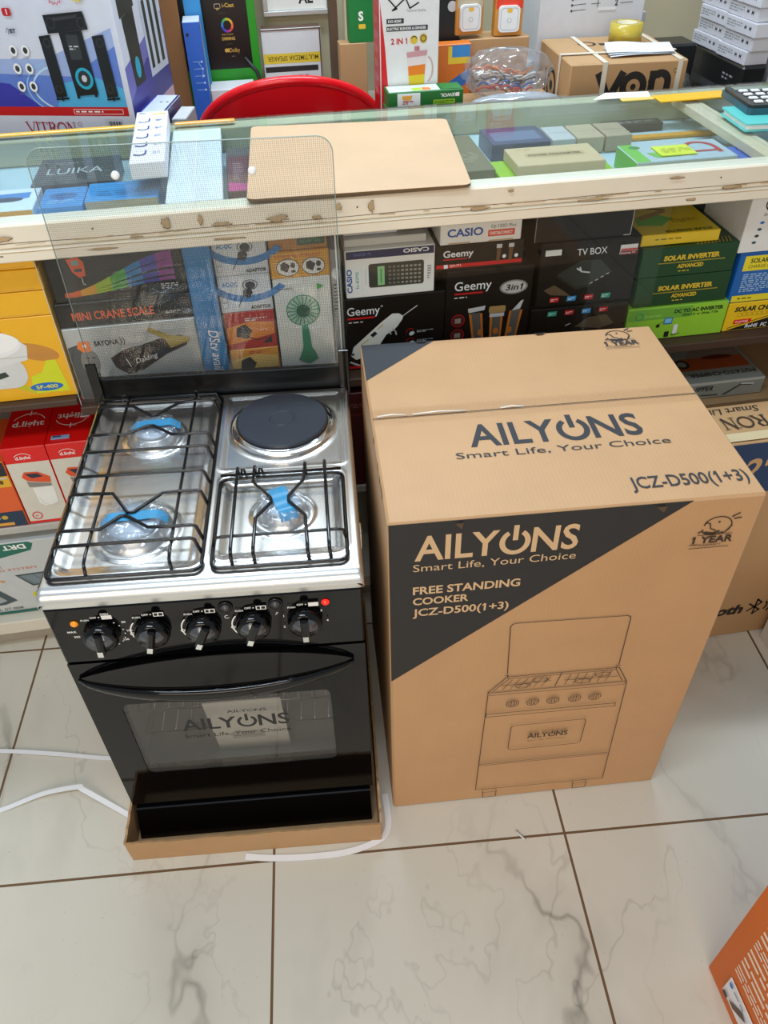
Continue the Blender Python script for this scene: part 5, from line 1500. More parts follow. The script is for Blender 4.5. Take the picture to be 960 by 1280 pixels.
def on_glass():
    zg = 1.0748
    # cardboard sheet with rounded corners
    def rp(pts, r=0.016, n=4):
        out = []
        m = len(pts)
        for i in range(m):
            p0, p, p1 = Vector(pts[i-1]), Vector(pts[i]), Vector(pts[(i+1) % m])
            a = p+(p0-p).normalized()*r; b = p+(p1-p).normalized()*r
            for k in range(n+1):
                t = k/n
                q = (a*(1-t)**2)+(p*2*t*(1-t))+(b*t*t)
                out.append((q.x, q.y))
        return out
    mb = MB()
    pts = rp([Vector((-0.020, 1.418)), Vector((0.383, 1.406)), Vector((0.424, 1.800)), Vector((0.004, 1.838))])
    mb.prism([tuple(p) for p in pts], (0, 0, zg), X3, Y3, 0.0045, KRAFT_SHEET, M('#6E5638', 0.9))
    o = mb.build('cardboard_sheet'); tag(o, 'plain tan cardboard sheet with rounded corners lying on the counter glass', 'cardboard')
    b = Box('cable_box', 'long narrow white box with blue drawings lying on the counter glass behind the lid', 'box', -0.232, -0.166, 1.575, 1.905, zg, zg+0.030, M('#DADDE6', 0.4), rz=0.02)
    t = b.top
    t.rect(0.034, 0.305, 0.062, 0.313, M('#E6C23A', 0.4))
    for k in range(5):
        y = 0.262-0.053*k; t.arc(0.018, y, 0.011, 0.010, 0.004, M('#26408A', 0.4), 200, 360, 10); t.line([(0.029, y+0.002), (0.029, y+0.015)], 0.003, M('#26408A', 0.4)); t.lines(0.042, y-0.006, 0.014, 0.014, 3, M('#8A94B0', 0.4), k)
    t.lines(0.006, 0.312, 0.022, 0.008, 1, M('#8A94B0', 0.4), 9)
    b.done()
    b = Box('ruler', 'yellow strip ruler along the back left edge of the counter glass', 'ruler', -0.66, -0.245, 1.900, 1.918, zg, zg+0.003, M('#E8B42E', 0.4)); b.top.line([(0.0, 0.0035), (0.41, 0.0035)], 0.004, M('#EFE6CF', 0.5)); b.done()
    b = Box('ruler', 'short orange strip ruler on the back edge of the glass, left of the red chair', 'ruler', -0.160, -0.03, 1.898, 1.915, zg, zg+0.003, M('#E8A23A', 0.4)); b.top.line([(0.0, 0.003), (0.12, 0.003)], 0.004, M('#D9D6CF', 0.5)); b.done()
    b = Box('ruler', 'bright yellow ruler with a red mark in front of the strapped carton', 'ruler', 0.925, 1.145, 1.822, 1.872, zg, zg+0.003, M('#F0B41A', 0.35), rz=0.03)
    for k, c in enumerate((RED, M('#D8502A', 0.4), GRN)): b.top.ell(0.195-0.012*k, 0.028, 0.004, 0.004, c, 10)
    b.done()
    b = Box('ruler', 'pale yellow strip sticking out left of the bright yellow ruler', 'ruler', 0.845, 0.922, 1.845, 1.862, zg, zg+0.003, M('#E9C86A', 0.4)); b.done()
    mb = MB(); mb.prism([(-0.075, 0), (0.06, -0.006), (0.072, 0.035), (-0.03, 0.045)], (0, 0, 0), X3, Y3, 0.001, W)
    o = mb.build('paper_sheet', None, (0.862, 1.875, zg)); tag(o, 'small white sheet of paper on the back glass edge before the strapped carton', 'paper')
    # notebook and calculator
    mb = MB(); tl = M('#5FC4C0', 0.35)
    mb.prism(rrect(-0.145, -0.062, 0.145, 0.062, 0.006, 3), (0, 0, 0), X3, Y3, 0.003, tl)
    mb.prism(rrect(-0.140, -0.058, 0.142, 0.058, 0.003, 3), (0, 0, 0.0031), X3, Y3, 0.009, M('#E8E6DE', 0.6))
    mb.prism(rrect(-0.145, -0.062, 0.145, 0.062, 0.006, 3), (0, 0, 0.0122), X3, Y3, 0.003, tl)
    o = mb.build('notebook', None, (1.152, 1.638, zg), -0.06); tag(o, 'teal notebook on the counter glass at the right edge under the calculator', 'notebook')
    root = empty('calculator', (1.135, 1.705, zg+0.0156), -0.10, 'black desk calculator lying on the teal notebook at the right edge of the counter', 'calculator')
    mb = MB(); mb.prism(rrect(-0.095, -0.075, 0.095, 0.075, 0.008, 4), (0, 0, 0), X3, Y3, 0.012, M('#2E5566', 0.35)); mb.prism(rrect(-0.092, -0.072, 0.092, 0.072, 0.008, 4), (0, 0, 0.0121), X3, Y3, 0.006, M('#26282B', 0.3)); mb.build('case', root)
    mb = MB()
    mb.T = None
    mb.prism(rrect(-0.08, 0.040, 0.08, 0.064, 0.003, 3), (0, 0, 0.0182), X3, Y3, 0.001, M('#7F8F82', 0.2)); mb.build('display', root)
    first = None
    for r in range(4):
        for c in range(6):
            if first is None:
                mb = MB(); mb.box(-0.009, 0.009, -0.006, 0.006, 0, 0.004, LW, 0.0015); first = mb.build('key', root, (-0.068, 0.026, 0.0183))
            else:
                k = first.copy(); COL.objects.link(k); k.parent = root; k.location = (-0.068+0.0265*c, 0.026-0.027*r, 0.0183)
on_glass()

# ================================================================== BEHIND THE COUNTER
def behind():
    ZL, ZR, ZM = 0.8605, 0.9205, 0.8805
    # big speaker set box
    a_ = -0.25; w = 0.42; d = 0.31
    cx = -0.258-math.cos(a_)*w/2-math.sin(a_)*d/2; cy = 2.035-math.sin(a_)*w/2+math.cos(a_)*d/2
    b = Box('speaker_box', 'large white and blue box picturing black loudspeakers, behind the counter at top left', 'box', cx-w/2, cx+w/2, cy-d/2, cy+d/2, ZL, 1.405, M('#D6DAE8', 0.35), rz=a_)
    f = b.front; f.o += f.v*-0.040+f.u*(w-0.3665-0.010); w = 0.3665
    # face: blue wash, rising arcs
    f.poly([(-0.05, 0.285), (w-0.002, 0.285), (w-0.002, 0.42), (0.2, 0.36), (-0.05, 0.36)], M('#9FB2E0', 0.35))
    f.poly([(-0.05, 0.262), (w-0.002, 0.262), (w-0.002, 0.385), (0.25, 0.325), (-0.05, 0.335)], M('#5F7FD0', 0.35))
    f.poly([(-0.05, 0.262), (0.16, 0.262), (0.10, 0.31), (-0.05, 0.325)], M('#3A3AA8', 0.35))
    f.poly([(0.20, 0.262), (w-0.002, 0.262), (w-0.002, 0.30), (0.30, 0.325), (0.22, 0.31)], M('#4FB0E0', 0.35))
    f.arc(0.245, 0.30, 0.09, 0.05, 0.004, M('#BFE0F5', 0.35), 120, 260); f.arc(0.245, 0.30, 0.105, 0.06, 0.003, M('#8FC4EC', 0.35), 120, 250)
    f.rect(-0.05, 0.243, w-0.002, 0.262, CRIM); f.line(rrect(0.235, 0.247, 0.352, 0.257, 0.001, 1), 0.001, W, True); f.lines(0.24, 0.249, 0.108, 0.006, 1, W, 3)
    f.serif('VITRON', 0.112, 0.205, 0.024, M('#A81E3A', 0.4)); f.arc(0.242, 0.226, 0.004, 0.004, 0.0008, M('#A81E3A', 0.4), 0, 360)
    f.rect(0.305, 0.214, 0.345, 0.238, M('#C9CCD4', 0.4))
    for k in range(9): f.rect(0.313+0.0035*k, 0.219, 0.3145+0.0035*k+0.001*(k % 2), 0.232, K)
    sb = M('#151517', 0.3); sg = M('#34363A', 0.3)
    # tower speakers, subwoofer, centre speaker
    for x0 in (0.200, 0.320):
        f.poly([(x0, 0.405), (x0+0.026, 0.408), (x0+0.030, 0.285), (x0+0.004, 0.282)], sb)
        for yy in (0.392, 0.300): f.arc(x0+0.015, yy, 0.007, 0.008, 0.002, sg, 0, 360, 16)
        f.line([(x0+0.004, 0.279), (x0+0.032, 0.281)], 0.004, sb); f.line([(x0+0.018, 0.286), (x0+0.018, 0.277)], 0.004, sb)
    f.poly([(0.248, 0.412), (0.300, 0.416), (0.305, 0.290), (0.254, 0.286)], sb); f.rect(0.262, 0.360, 0.288, 0.408, sg); f.lines(0.264, 0.378, 0.022, 0.010, 2, SILV, 3)
    f.ell(0.281, 0.322, 0.020, 0.022, M('#1FA8C8', 0.3)); f.ell(0.281, 0.322, 0.014, 0.016, M('#2A2E32', 0.3)); f.ell(0.281, 0.322, 0.006, 0.007, SILV)
    f.rect(0.254, 0.281, 0.260, 0.288, sb); f.rect(0.296, 0.284, 0.302, 0.291, sb)
    f.poly([(0.222, 0.445), (0.312, 0.452), (0.316, 0.418), (0.224, 0.410)], sb)
    for x in (0.236, 0.304): f.arc(x, 0.430, 0.009, 0.010, 0.002, sg, 0, 360, 16)
    f.poly([(0.242, 0.440), (0.298, 0.446), (0.298, 0.440), (0.244, 0.434)], sg)
    # feature icons
    for i in range(3):
        for j in range(2):
            x, y = 0.134+0.028*j-(0.002*i), 0.378-0.036*i; f.ell(x, y, 0.009, 0.011, W, 16); f.ell(x, y, 0.0055, 0.007, sg, 6, 0.3*i)
            f.lines(x-0.010, y-0.017, 0.02, 0.003, 1, M('#6A6A8A', 0.4), i+3*j)
    f.text('BT', 0.140, 0.412, 0.008, K, w=0.013, bold=0.04); f.arc(0.132, 0.416, 0.006, 0.007, 0.0014, K, -60, 60, 8); f.arc(0.130, 0.416, 0.003, 0.004, 0.0012, K, -60, 60, 8)
    f.rr(0.135, 0.444, 0.154, 0.459, 0.004, CRIM); f.text('1', 0.144, 0.447, 0.010, W, bold=0.03)
    for x, y, c, n in ((0.258, 0.478, '#E8B4C0', 0), (0.308, 0.482, '#F0D81E', 1)):
        pts = []
        for k in range(24):
            r = 1.0 if k % 2 else 0.72
            pts.append((x+0.017*r*math.cos(k*PI/12), y+0.014*r*math.sin(k*PI/12)))
        if n: f.poly(pts, M(c, 0.4))
        else: f.line(pts, 0.0015, M('#D83A5A', 0.4), True)
        f.lines(x-0.008, y-0.004, 0.016, 0.008, 2, M('#D83A5A', 0.4), 5)
    f.text('Smart Life.', 0.152, 0.493, 0.013, M('#A81E3A', 0.4), w=0.055, shear=0.25); f.rect(0.218, 0.497, 0.252, 0.507, M('#B9BFD0', 0.4)); f.lines(0.30, 0.498, 0.045, 0.008, 1, CRIM, 6); f.ell(0.288, 0.502, 0.010, 0.008, CRIM)
    r = b.right; d = b.d; r.o += r.v*-0.040
    r.poly([(0.002, 0.20), (d-0.002, 0.20), (d-0.002, 0.40), (0.002, 0.34)], M('#6F6FB8', 0.35)); r.poly([(0.002, 0.20), (d-0.002, 0.20), (d-0.002, 0.30), (0.15, 0.33), (0.002, 0.27)], M('#3E3A90', 0.35)); r.poly([(0.002, 0.20), (d-0.002, 0.20), (d-0.002, 0.235), (0.002, 0.225)], M('#C9A8B8', 0.35))
    r.poly([(0.04, 0.43), (0.12, 0.44), (0.12, 0.29), (0.05, 0.29)], sb); r.poly([(0.03, 0.47), (0.13, 0.47), (0.13, 0.44), (0.03, 0.43)], sb); r.ell(0.085, 0.325, 0.016, 0.022, M('#1FA8C8', 0.3)); r.ell(0.03, 0.49, 0.016, 0.016, M('#E8C81E', 0.4))
    r.rect(0.165, 0.285, 0.30, 0.52, M('#C9D4E4', 0.35))
    for k in range(3): r.rect(0.18+0.04*k, 0.30, 0.20+0.04*k, 0.44, sb); r.lines(0.18+0.04*k, 0.455, 0.03, 0.05, 4, M('#5A6A9A', 0.4), k)
    b.done()
    # narrow goods beside it
    b = Box('sound_bar_box', 'white and blue box with a navy edge, right of the loudspeaker box', 'box', -0.232, -0.172, 2.015, 2.165, ZL, 1.072, M('#C9D2E6', 0.35), rz=-0.22, mats={'front': M('#C9D2E6', 0.35)})
    b.right.fill(M('#2E2A5A', 0.35)); b.top.line([(0.003, 0.003), (0.003, 0.147)], 0.005, M('#2A3A9A', 0.35)); b.top.line([(0.057, 0.003), (0.057, 0.147)], 0.005, M('#2A2A6A', 0.35)); b.front.rect(0.002, 0.170, 0.058, 0.185, M('#2A3AB8', 0.35)); b.top.ell(0.03, 0.09, 0.003, 0.003, K, 8); b.top.ell(0.045, 0.09, 0.003, 0.003, K, 8)
    b.done()
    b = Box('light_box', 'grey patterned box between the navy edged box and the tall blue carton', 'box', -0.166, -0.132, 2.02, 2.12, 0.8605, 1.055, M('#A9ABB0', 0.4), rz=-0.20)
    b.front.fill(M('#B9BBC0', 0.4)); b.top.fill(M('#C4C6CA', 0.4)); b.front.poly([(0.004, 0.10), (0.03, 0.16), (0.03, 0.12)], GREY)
    b.done()
    # plank, tall cartons and the TV carton standing on the ledge
    mb = MB(); mb.box(-0.024, 0.024, -0.012, 0.012, 0, 0.62, M('#8A6038', 0.7, 0, 0.25, 9), 0.002)
    o = mb.build('wooden_plank', None, (-0.178, 2.60, ZL)); tag(o, 'upright brown wooden plank behind the loudspeaker box', 'plank')
    b = Box('bulb_carton', 'tall blue carton with pale line drawings, standing left of the red chair', 'box', -0.148, -0.100, 2.570, 2.66, ZL, 1.150, M('#2A62C4', 0.4), mats={'right': M('#A9B8C9', 0.5), 'top': M('#C9D2DA', 0.5)})
    f = b.front
    for k in range(5): f.line([(0.014, 0.12+0.018*k), (0.036, 0.12+0.018*k)], 0.0016, M('#8FB8E8', 0.4)); f.ell(0.038, 0.12+0.018*k, 0.003, 0.003, M('#BFD8F5', 0.4), 8)
    f.line([(0.030, 0.19), (0.038, 0.17), (0.034, 0.15)], 0.0016, M('#8FB8E8', 0.4)); f.ell(0.010, 0.26, 0.004, 0.004, K, 8)
    b.done()
    b = Box('bulb_carton', 'thin bright sky blue carton behind the tall blue one', 'box', -0.1415, -0.094, 2.671, 2.70, ZL, 1.42, M('#2E8FD0', 0.4)); b.done()
    b = Box('television_carton', 'green and black television carton with gold lettering, behind the red chair', 'box', -0.20, 0.058, 2.715, 2.79, 0.862, 1.46, M('#1E8A1E', 0.4))
    f = b.front; f.rect(0.002, 0.136, 0.235, 0.596, M('#0B0B0C', 0.35))
    gd = M('#C9A04A', 0.4); o = 0.135
    f.text('i-Cast', o+0.030, 0.295, 0.010, gd, w=0.034, bold=0.02); f.line(rrect(o+0.008, 0.293, o+0.024, 0.304, 0.001, 1), 0.0014, M('#C9B49A', 0.4), True); f.poly([(o+0.012, 0.289), (o+0.020, 0.289), (o+0.016, 0.296)], gd)
    f.line([(o+0.018, 0.281), (o+0.038, 0.281)], 0.0008, M('#6A5A3A', 0.4))
    for k, c in enumerate(('#3AA85A', '#B8B83A', '#E8A83A', '#E86A3A', '#D83A4A', '#8A3AA8', '#2E4AB8', '#2E7AC8')):
        f.arc(o+0.038, 0.250, 0.0145, 0.0155, 0.006, M(c, 0.35), 150-45*k, 105-45*k, 6)
    f.text('WIDE COLOR', o+0.018, 0.225, 0.0035, gd, w=0.034); f.text('DIMMING', o+0.018, 0.212, 0.008, gd, w=0.038, bold=0.03); f.line([(o+0.030, 0.202), (o+0.045, 0.202)], 0.0008, M('#6A5A3A', 0.4))
    f.text('Dolby', o+0.036, 0.180, 0.011, gd, w=0.030); f.ell(o+0.026, 0.1855, 0.0045, 0.0055, gd, 8); f.ell(o+0.032, 0.1855, 0.0035, 0.0055, gd, 8); f.lines(o+0.040, 0.168, 0.02, 0.003, 1, M('#8A6A3A', 0.4), 2)
    b.done()
    b = Box('accessory_box', 'white box at the foot of the green television carton', 'box', -0.098, 0.03, 2.600, 2.700, ZM, 0.970, M('#D6D6DA', 0.45)); b.done()
    mb = MB(); mb.tube([(0.012, 2.695, 1.03), (0.045, 2.69, 0.99), (0.06, 2.67, 0.93), (0.062, 2.66, 0.884)], 0.0062, K, 8)
    o = mb.build('cable', None); tag(o, 'thick black cable hanging before the green television carton', 'cable')
    # chair
    root = empty('plastic_chair', (0.112, 2.36, 0), 0, 'bright red plastic chair behind the counter, only its rounded back showing', 'chair')
    rp_ = M('#D80F1C', 0.22, 0, 0.03)
    def shell(off):
        def fn(a, t):
            s = a*2-1
            if t < 0.4:
                z = 0.44+0.49*t/0.4; hw = 0.205+0.035*t/0.4
            else:
                q = (t-0.4)/0.6*PI/2
                z = 0.93+0.153*math.sin(q); hw = 0.24*max(0.004, math.cos(q))
            y = -0.16-0.05*(z-0.44)+1.2*(s*hw)**2
            return (s*hw, y+off, z)
        return fn
    mb = MB()
    mb.grid(40, 40, shell(0), rp_)
    g2 = shell(0.012)
    mb.grid(40, 40, lambda a, t: g2(1-a, t), rp_)
    rim = [shell(0.006)(a, t) for a, t in [(0, k/40) for k in range(40)]+[(1, 1-k/40) for k in range(1, 41)]]
    mb.tube(rim, 0.013, rp_, 10)
    mb.build('backrest', root)
    mb = MB(); mb.prism(rrect(-0.21, -0.20, 0.21, 0.20, 0.08, 6), (0, 0.03, 0.425), X3, Y3, 0.022, rp_); mb.build('seat', root)
    leg = None
    for x in (-0.16, 0.16):
        for y in (-0.11, 0.17):
            mb = MB(); mb.tube([(x*1.15, y*1.2, 0.001), (x, y, 0.424)], 0.012, M('#9A9CA0', 0.3, 0.8), 10); mb.build('leg', root)
    # wall items
    b = Box('speaker_box', 'white box with an upside-down yellow band, leaning on the wall behind the chair', 'box', 0.068, 0.248, 2.735, 2.785, 0.884, 1.092, M('#CDCFD4', 0.4), mats={'top': M('#5A4030', 0.6)})
    f = b.front
    f.rect(0.002, 0.115, 0.178, 0.142, M('#D9BC3A', 0.4)); f.text('MULTIMEDIA SPEAKER', 0.168, 0.135, 0.013, M('#5A4A1E', 0.4), w=0.155, rot=180, bold=0.01)
    f.rect(0.004, 0.092, 0.166, 0.107, M('#2A2A2C', 0.4)); f.serif('VIT', 0.170, 0.068, 0.018, M('#3A3A40', 0.4), 180); f.lines(0.085, 0.072, 0.05, 0.012, 2, GREY, 5); f.ell(0.09, 0.040, 0.07, 0.022, M('#E6E7E9', 0.3)); f.line([(0.176, 0.002), (0.176, 0.204)], 0.004, M('#5A4030', 0.6)); f.line([(0.002, 0.205), (0.178, 0.205)], 0.004, M('#5A4030', 0.6))
    b.done()
    root = empty('picture_frame', (0.19, 2.83, 1.108), 0, 'silver framed certificate hanging on the beige wall above the upside-down box', 'picture')
    mb = MB(); fr = M('#C4C6C6', 0.3, 0.5)
    for a in ((-0.105, 0.105, 0.0, 0.014), (-0.105, 0.105, 0.156, 0.17), (-0.105, -0.091, 0.0141, 0.1559), (0.091, 0.105, 0.0141, 0.1559)): mb.box(a[0], a[1], -0.010, 0.012, a[2], a[3], fr, 0.002)
    mb.build('frame', root)
    mb = MB(); mb.box(-0.0905, 0.0905, 0.0, 0.006, 0.0145, 0.1555, M('#E2E2DE', 0.5)); f = Face(mb, (-0.0905, 0.0, 0.0145), X3, Z3, 0.181, 0.141); f.text('AE', 0.095, 0.016, 0.03, K, w=0.045, bold=0.03); f.lines(0.02, 0.06, 0.14, 0.06, 6, GREY, 3); mb.build('print', root)
    mb = MB(); mb.box(-0.012, 0.012, -0.02, 0.02, 0, 0.5, M('#5A4636', 0.7, 0, 0.2, 10), 0.002)
    o = mb.build('wooden_plank', None, (0.283, 2.70, ZM)); tag(o, 'narrow dark wooden strip standing against the wall right of the red chair', 'plank')
    mb = MB(); mb.box(-0.022, 0.022, -0.03, 0.03, 0, 0.5, M('#CFC4A4', 0.7, 0, 0.1, 10), 0.002)
    o = mb.build('door_frame_post', None, (0.333, 2.66, ZM)); tag(o, 'cream painted wooden post between the dark strip and the kraft carton', 'post')
    b = Box('storage_carton', 'plain kraft carton behind the red blender box', 'carton', 0.285, 0.365, 2.572, 2.625, ZM, 1.075, KRAFT2); b.done()
    b = Box('bulb_carton', 'green carton with a white letter S at the top behind the blender box', 'box', 0.315, 0.42, 2.575, 2.625, 1.0755, 1.33, M('#177A3A', 0.4))
    b.front.text('S', 0.028, 0.055, 0.022, W, bold=0.04); b.front.rr(0.028, 0.034, 0.048, 0.046, 0.003, M('#E6C03A', 0.4)); b.done()
    # blender box
    b = Box('blender_box', 'tall white and red blender box lettered 2 IN 1, behind the counter', 'box', 0.320, 0.4585, 2.045, 2.14, ZR, 1.345, M('#E4E3E6', 0.35), mats={'left': M('#C4121C', 0.35)})
    f = b.front; o = -0.0
    f.poly([(0.002, 0.002), (0.030, 0.002), (0.012, 0.25), (0.002, 0.34)], M('#D3121E', 0.35))
    f.text('2 IN 1', 0.026, 0.255, 0.0115, M('#C4121C', 0.4), w=0.038, bold=0.03); f.ell(0.080, 0.262, 0.009, 0.009, M('#D8B83A', 0.35)); f.arc(0.080, 0.264, 0.006, 0.005, 0.002, K, 0, 180, 10); f.ell(0.102, 0.264, 0.009, 0.010, M('#C9A83A', 0.35)); f.arc(0.102, 0.264, 0.006, 0.006, 0.002, M('#5A4A1E', 0.4), 0, 360, 12)
    dk = M('#2A3440', 0.4)
    f.rect(0.016, 0.281, 0.112, 0.291, dk); f.text('ELECTRIC BLENDER & GRINDER', 0.018, 0.2835, 0.005, W, w=0.09, bold=0.02); f.rect(0.016, 0.296, 0.056, 0.306, dk); f.text('DO-8200', 0.020, 0.2985, 0.005, W, w=0.03, bold=0.02)
    f.line([(0.02, 0.345), (0.04, 0.325), (0.03, 0.322), (0.06, 0.345), (0.07, 0.325), (0.09, 0.335)], 0.003, K); f.text('Technical Quality', 0.062, 0.318, 0.005, GREY, w=0.045)
    gl = M('#E2D6DA', 0.3)
    f.poly([(0.064, 0.232), (0.110, 0.235), (0.104, 0.160), (0.068, 0.158)], gl); f.poly([(0.066, 0.205), (0.107, 0.208), (0.104, 0.160), (0.069, 0.158)], M('#D8C020', 0.35)); f.poly([(0.066, 0.208), (0.107, 0.211), (0.106, 0.190), (0.067, 0.188)], M('#E07A1A', 0.35)); f.poly([(0.064, 0.226), (0.110, 0.229), (0.112, 0.240), (0.062, 0.237)], M('#C9949E', 0.35)); f.rect(0.081, 0.240, 0.093, 0.249, M('#B8707E', 0.35)); f.arc(0.111, 0.200, 0.014, 0.026, 0.004, M('#C9A8B0', 0.35), -80, 80, 12); f.rect(0.066, 0.130, 0.108, 0.158, M('#D8D8DA', 0.35))
    l = b.left
    for k in range(6): l.lines(0.02, 0.14+0.03*k, 0.055, 0.016, 3, M('#E89A9A', 0.4), k)
    b.done()
    # green boxes
    gg = 'small green device boxes in front of the blender box'
    for z0, z1, dx, lb in ((1.0095, 1.0550, 0.0, 'lower green device box, only its top edge showing above the counter glass'), (1.0555, 1.0895, 0.002, 'upper green device box with white picture and price label, before the blender box')):
        b = Box('device_box', lb, 'box', 0.325+dx, 0.505+dx, 1.982, 2.042, z0 if z1 > 1.06 else ZR+0.0, z1, M('#1F6E2E', 0.4), gg, rz=-0.0)
        if z1 > 1.06:
            f = b.front; t = b.top
            f.text('REWOL', 0.165, 0.026, 0.007, W, w=0.040, rot=180, bold=0.03); f.rect(0.108, 0.003, 0.160, 0.014, M('#8FC02E', 0.4)); f.lines(0.112, 0.005, 0.044, 0.007, 2, M('#2E6A1E', 0.4), 3); f.rect(0.162, 0.019, 0.170, 0.027, W)
            t.rect(0.004, 0.004, 0.125, 0.056, M('#C9DAD0', 0.4)); t.arc(0.06, 0.040, 0.036, 0.011, 0.002, M('#8FA8B0', 0.4), 0, 360); t.rect(0.060, 0.008, 0.082, 0.030, M('#9FCB3A', 0.4)); t.rect(0.084, 0.008, 0.104, 0.030, M('#E07A3A', 0.4)); t.rect(0.13, 0.005, 0.176, 0.056, M('#2A7A3A', 0.4))
            def art(f, x0, y0, x1, y1):
                f.poly([(x0+0.01, y1-0.004), (x0+0.035, y1-0.004), (x0+0.03, y1-0.014), (x0+0.012, y1-0.012)], M('#E8A83A', 0.4)); f.lines(x0+0.012, y0+0.004, 0.025, 0.009, 2, CRIM, 2)
            b.sticker('price_label', f, 0.022, 0.004, 0.076, 0.031, M('#E6ECF2', 0.5), art, 'white label with an orange mark')
        b.done()
    # behind the plastic bag
    b = Box('cable_box', 'orange and blue box partly hidden behind the clear plastic bag', 'box', 0.470, 0.580, 2.205, 2.245, ZR, 1.135, M('#D8742A', 0.4)); b.front.poly([(0.002, 0.10), (0.108, 0.16), (0.108, 0.13), (0.002, 0.06)], M('#2E6FC0', 0.4)); b.front.rect(0.05, 0.17, 0.107, 0.21, M('#E6C83A', 0.4)); b.front.rect(0.06, 0.185, 0.107, 0.212, M('#3A8AD0', 0.4)); b.done()
    b = Box('speaker_box', 'black box with a small red mark right of the blender box', 'box', 0.472, 0.562, 2.27, 2.34, ZR, 1.34, M('#1A1A1C', 0.35)); b.front.rect(0.058, 0.300, 0.085, 0.306, CRIM); b.front.ell(0.07, 0.285, 0.012, 0.012, SILV); b.done()
    b = Box('bulb_carton', 'dark green carton at the top behind the plug packets', 'box', 0.565, 0.66, 2.52, 2.65, ZR, 1.30, M('#1E6A3A', 0.4)); b.done()
    # plug-in device packs
    def pack(x, y, z, rz, lb, red):
        b = Box('plug_pack', lb, 'packet', x-0.036, x+0.036, y, y+0.035, z, z+0.090, M('#C98A3A', 0.4), 'blister packs of white plug-in devices', rz=rz)
        f = b.front
        f.rect(0.002, 0.060, 0.070, 0.088, M('#B8A890', 0.4) if not red else M('#D8361E', 0.4))
        mb = MB()
        mb.prism(rrect(0.008, 0.010, 0.062, 0.068, 0.010, 4), b.front.o+Vector((0, -0.0006, 0)), X3, Z3, 0.010, M('#E6E8EA', 0.3))
        ff = Face(mb, b.front.o+Vector((0, -0.0106, 0)), X3, Z3, 0.07, 0.09); ff.line(rrect(0.013, 0.015, 0.057, 0.063, 0.008, 4), 0.0012, M('#9FB0D0', 0.4), True); ff.arc(0.035, 0.036, 0.005, 0.005, 0.0012, M('#9FB0D0', 0.4), 0, 360); ff.ell(0.035, 0.058, 0.007, 0.005, M('#F0B83A', 0.4))
        b.kids.append(('plug_device', mb, 'white rounded square device'))
        if red:
            mb = MB(); mb.prism([(-0.004, 0.078), (0.076, 0.080), (0.078, 0.118), (-0.002, 0.120)], b.front.o+Vector((0, 0.010, 0)), X3, Z3, 0.004, M('#E0401E', 0.4)); f3 = Face(mb, b.front.o+Vector((0, 0.0059, 0)), X3, Z3, 0.07, 0.09); f3.lines(0.008, 0.09, 0.05, 0.012, 2, LW, 4); b.kids.append(('header_card', mb, 'red header card'))
        b.done()
    pack(0.585, 2.262, 1.142, 0.10, 'white plug-in device in an amber pack, left of the two above the plastic bag', False)
    pack(0.690, 2.262, 1.135, -0.05, 'white plug-in device under a red header card, right of the two', True)
    b = Box('storage_carton', 'low brown carton carrying the two plug packets', 'carton', 0.565, 0.745, 2.250, 2.34, ZR, 1.1335, KRAFT2); b.done()
    # bag of test leads
    rn = random.Random(8)
    ph = [rn.uniform(0, 6.28) for _ in range(8)]
    def bag(cx, cy, cz, rx, ry, rz_, k, am=1.0):
        def fn(a, t):
            th = 2*PI*a; fi = PI*(t-0.5)
            w = am*(0.10*math.sin(3*th+ph[k])*math.cos(fi)+0.07*math.sin(7*th+ph[k+1]+4*fi)+0.05*math.sin(13*th-6*fi+ph[k+2])+0.04*math.sin(9*fi+5*th))
            c = math.copysign(abs(math.cos(fi))**0.7, math.cos(fi))
            r = 1+w*abs(math.cos(fi))
            return (cx+rx*r*c*math.cos(th), cy+ry*r*c*math.sin(th), cz+rz_*math.sin(fi)*(1+0.5*w))
        return fn
    mb = MB(); mb.grid(64, 28, bag(0, 0, 0.052, 0.108, 0.060, 0.055, 0), BAGFILM, True, True)
    o = mb.build('plastic_bag', None, (0.650, 2.128, 1.028)); tag(o, 'clear plastic bag full of thin leads, between green boxes and strapped carton', 'bag')
    for k, (c, lb) in enumerate((('#C43A2E', 'red'), ('#2A5AA8', 'blue'), ('#2A2A2C', 'black'), ('#D8D8D4', 'white'), ('#D8702A', 'orange'))):
        mb = MB()
        for q in range(4):
            x0 = -0.080+0.032*q; z0 = 0.020+0.009*k
            pts = []
            for i in range(14):
                t = i/13; pts.append((x0+0.06*t+0.008*math.sin(5*t+k), -0.018+0.009*k-0.012*math.sin(3*t+q), z0+0.014*math.sin(PI*t+q)*0.8+0.004*math.sin(9*t)))
            mb.tube(pts, 0.0022, M(c, 0.35), 6)
        o = mb.build('lead_bundle', None, (0.650, 2.128, 1.028)); tag(o, lb+' thin leads inside the clear plastic bag', 'leads')
    mb = MB(); mb.grid(48, 16, bag(0, 0, 0.020, 0.112, 0.030, 0.020, 3, 0.7), glass_mat('pale_plastic', (0.86, 0.89, 0.93), 0.10, 0.15, 0.45, (0.55, 0.62, 0.70)), True, True)
    o = mb.build('plastic_bag', None, (0.650, 2.018, 1.0225)); tag(o, 'flat pale blue plastic bag lying in front of the bag of leads', 'bag')
    b = Box('storage_carton', 'low carton under the plastic bags, hidden behind the counter edge', 'carton', 0.515, 0.775, 1.978, 2.20, ZR, 1.0215, KRAFT2); b.done()
    # strapped carton
    b = Box('appliance_carton', 'brown strapped carton lettered in thick black, behind the counter on the right', 'carton', 0.795, 1.090, 2.035, 2.315, ZR, 1.110, KRAFT2, rz=-0.05, ch=0.003)
    f = b.front; ik = M('#1E1A18', 0.6)
    y0, x0 = 0.106, 0.070
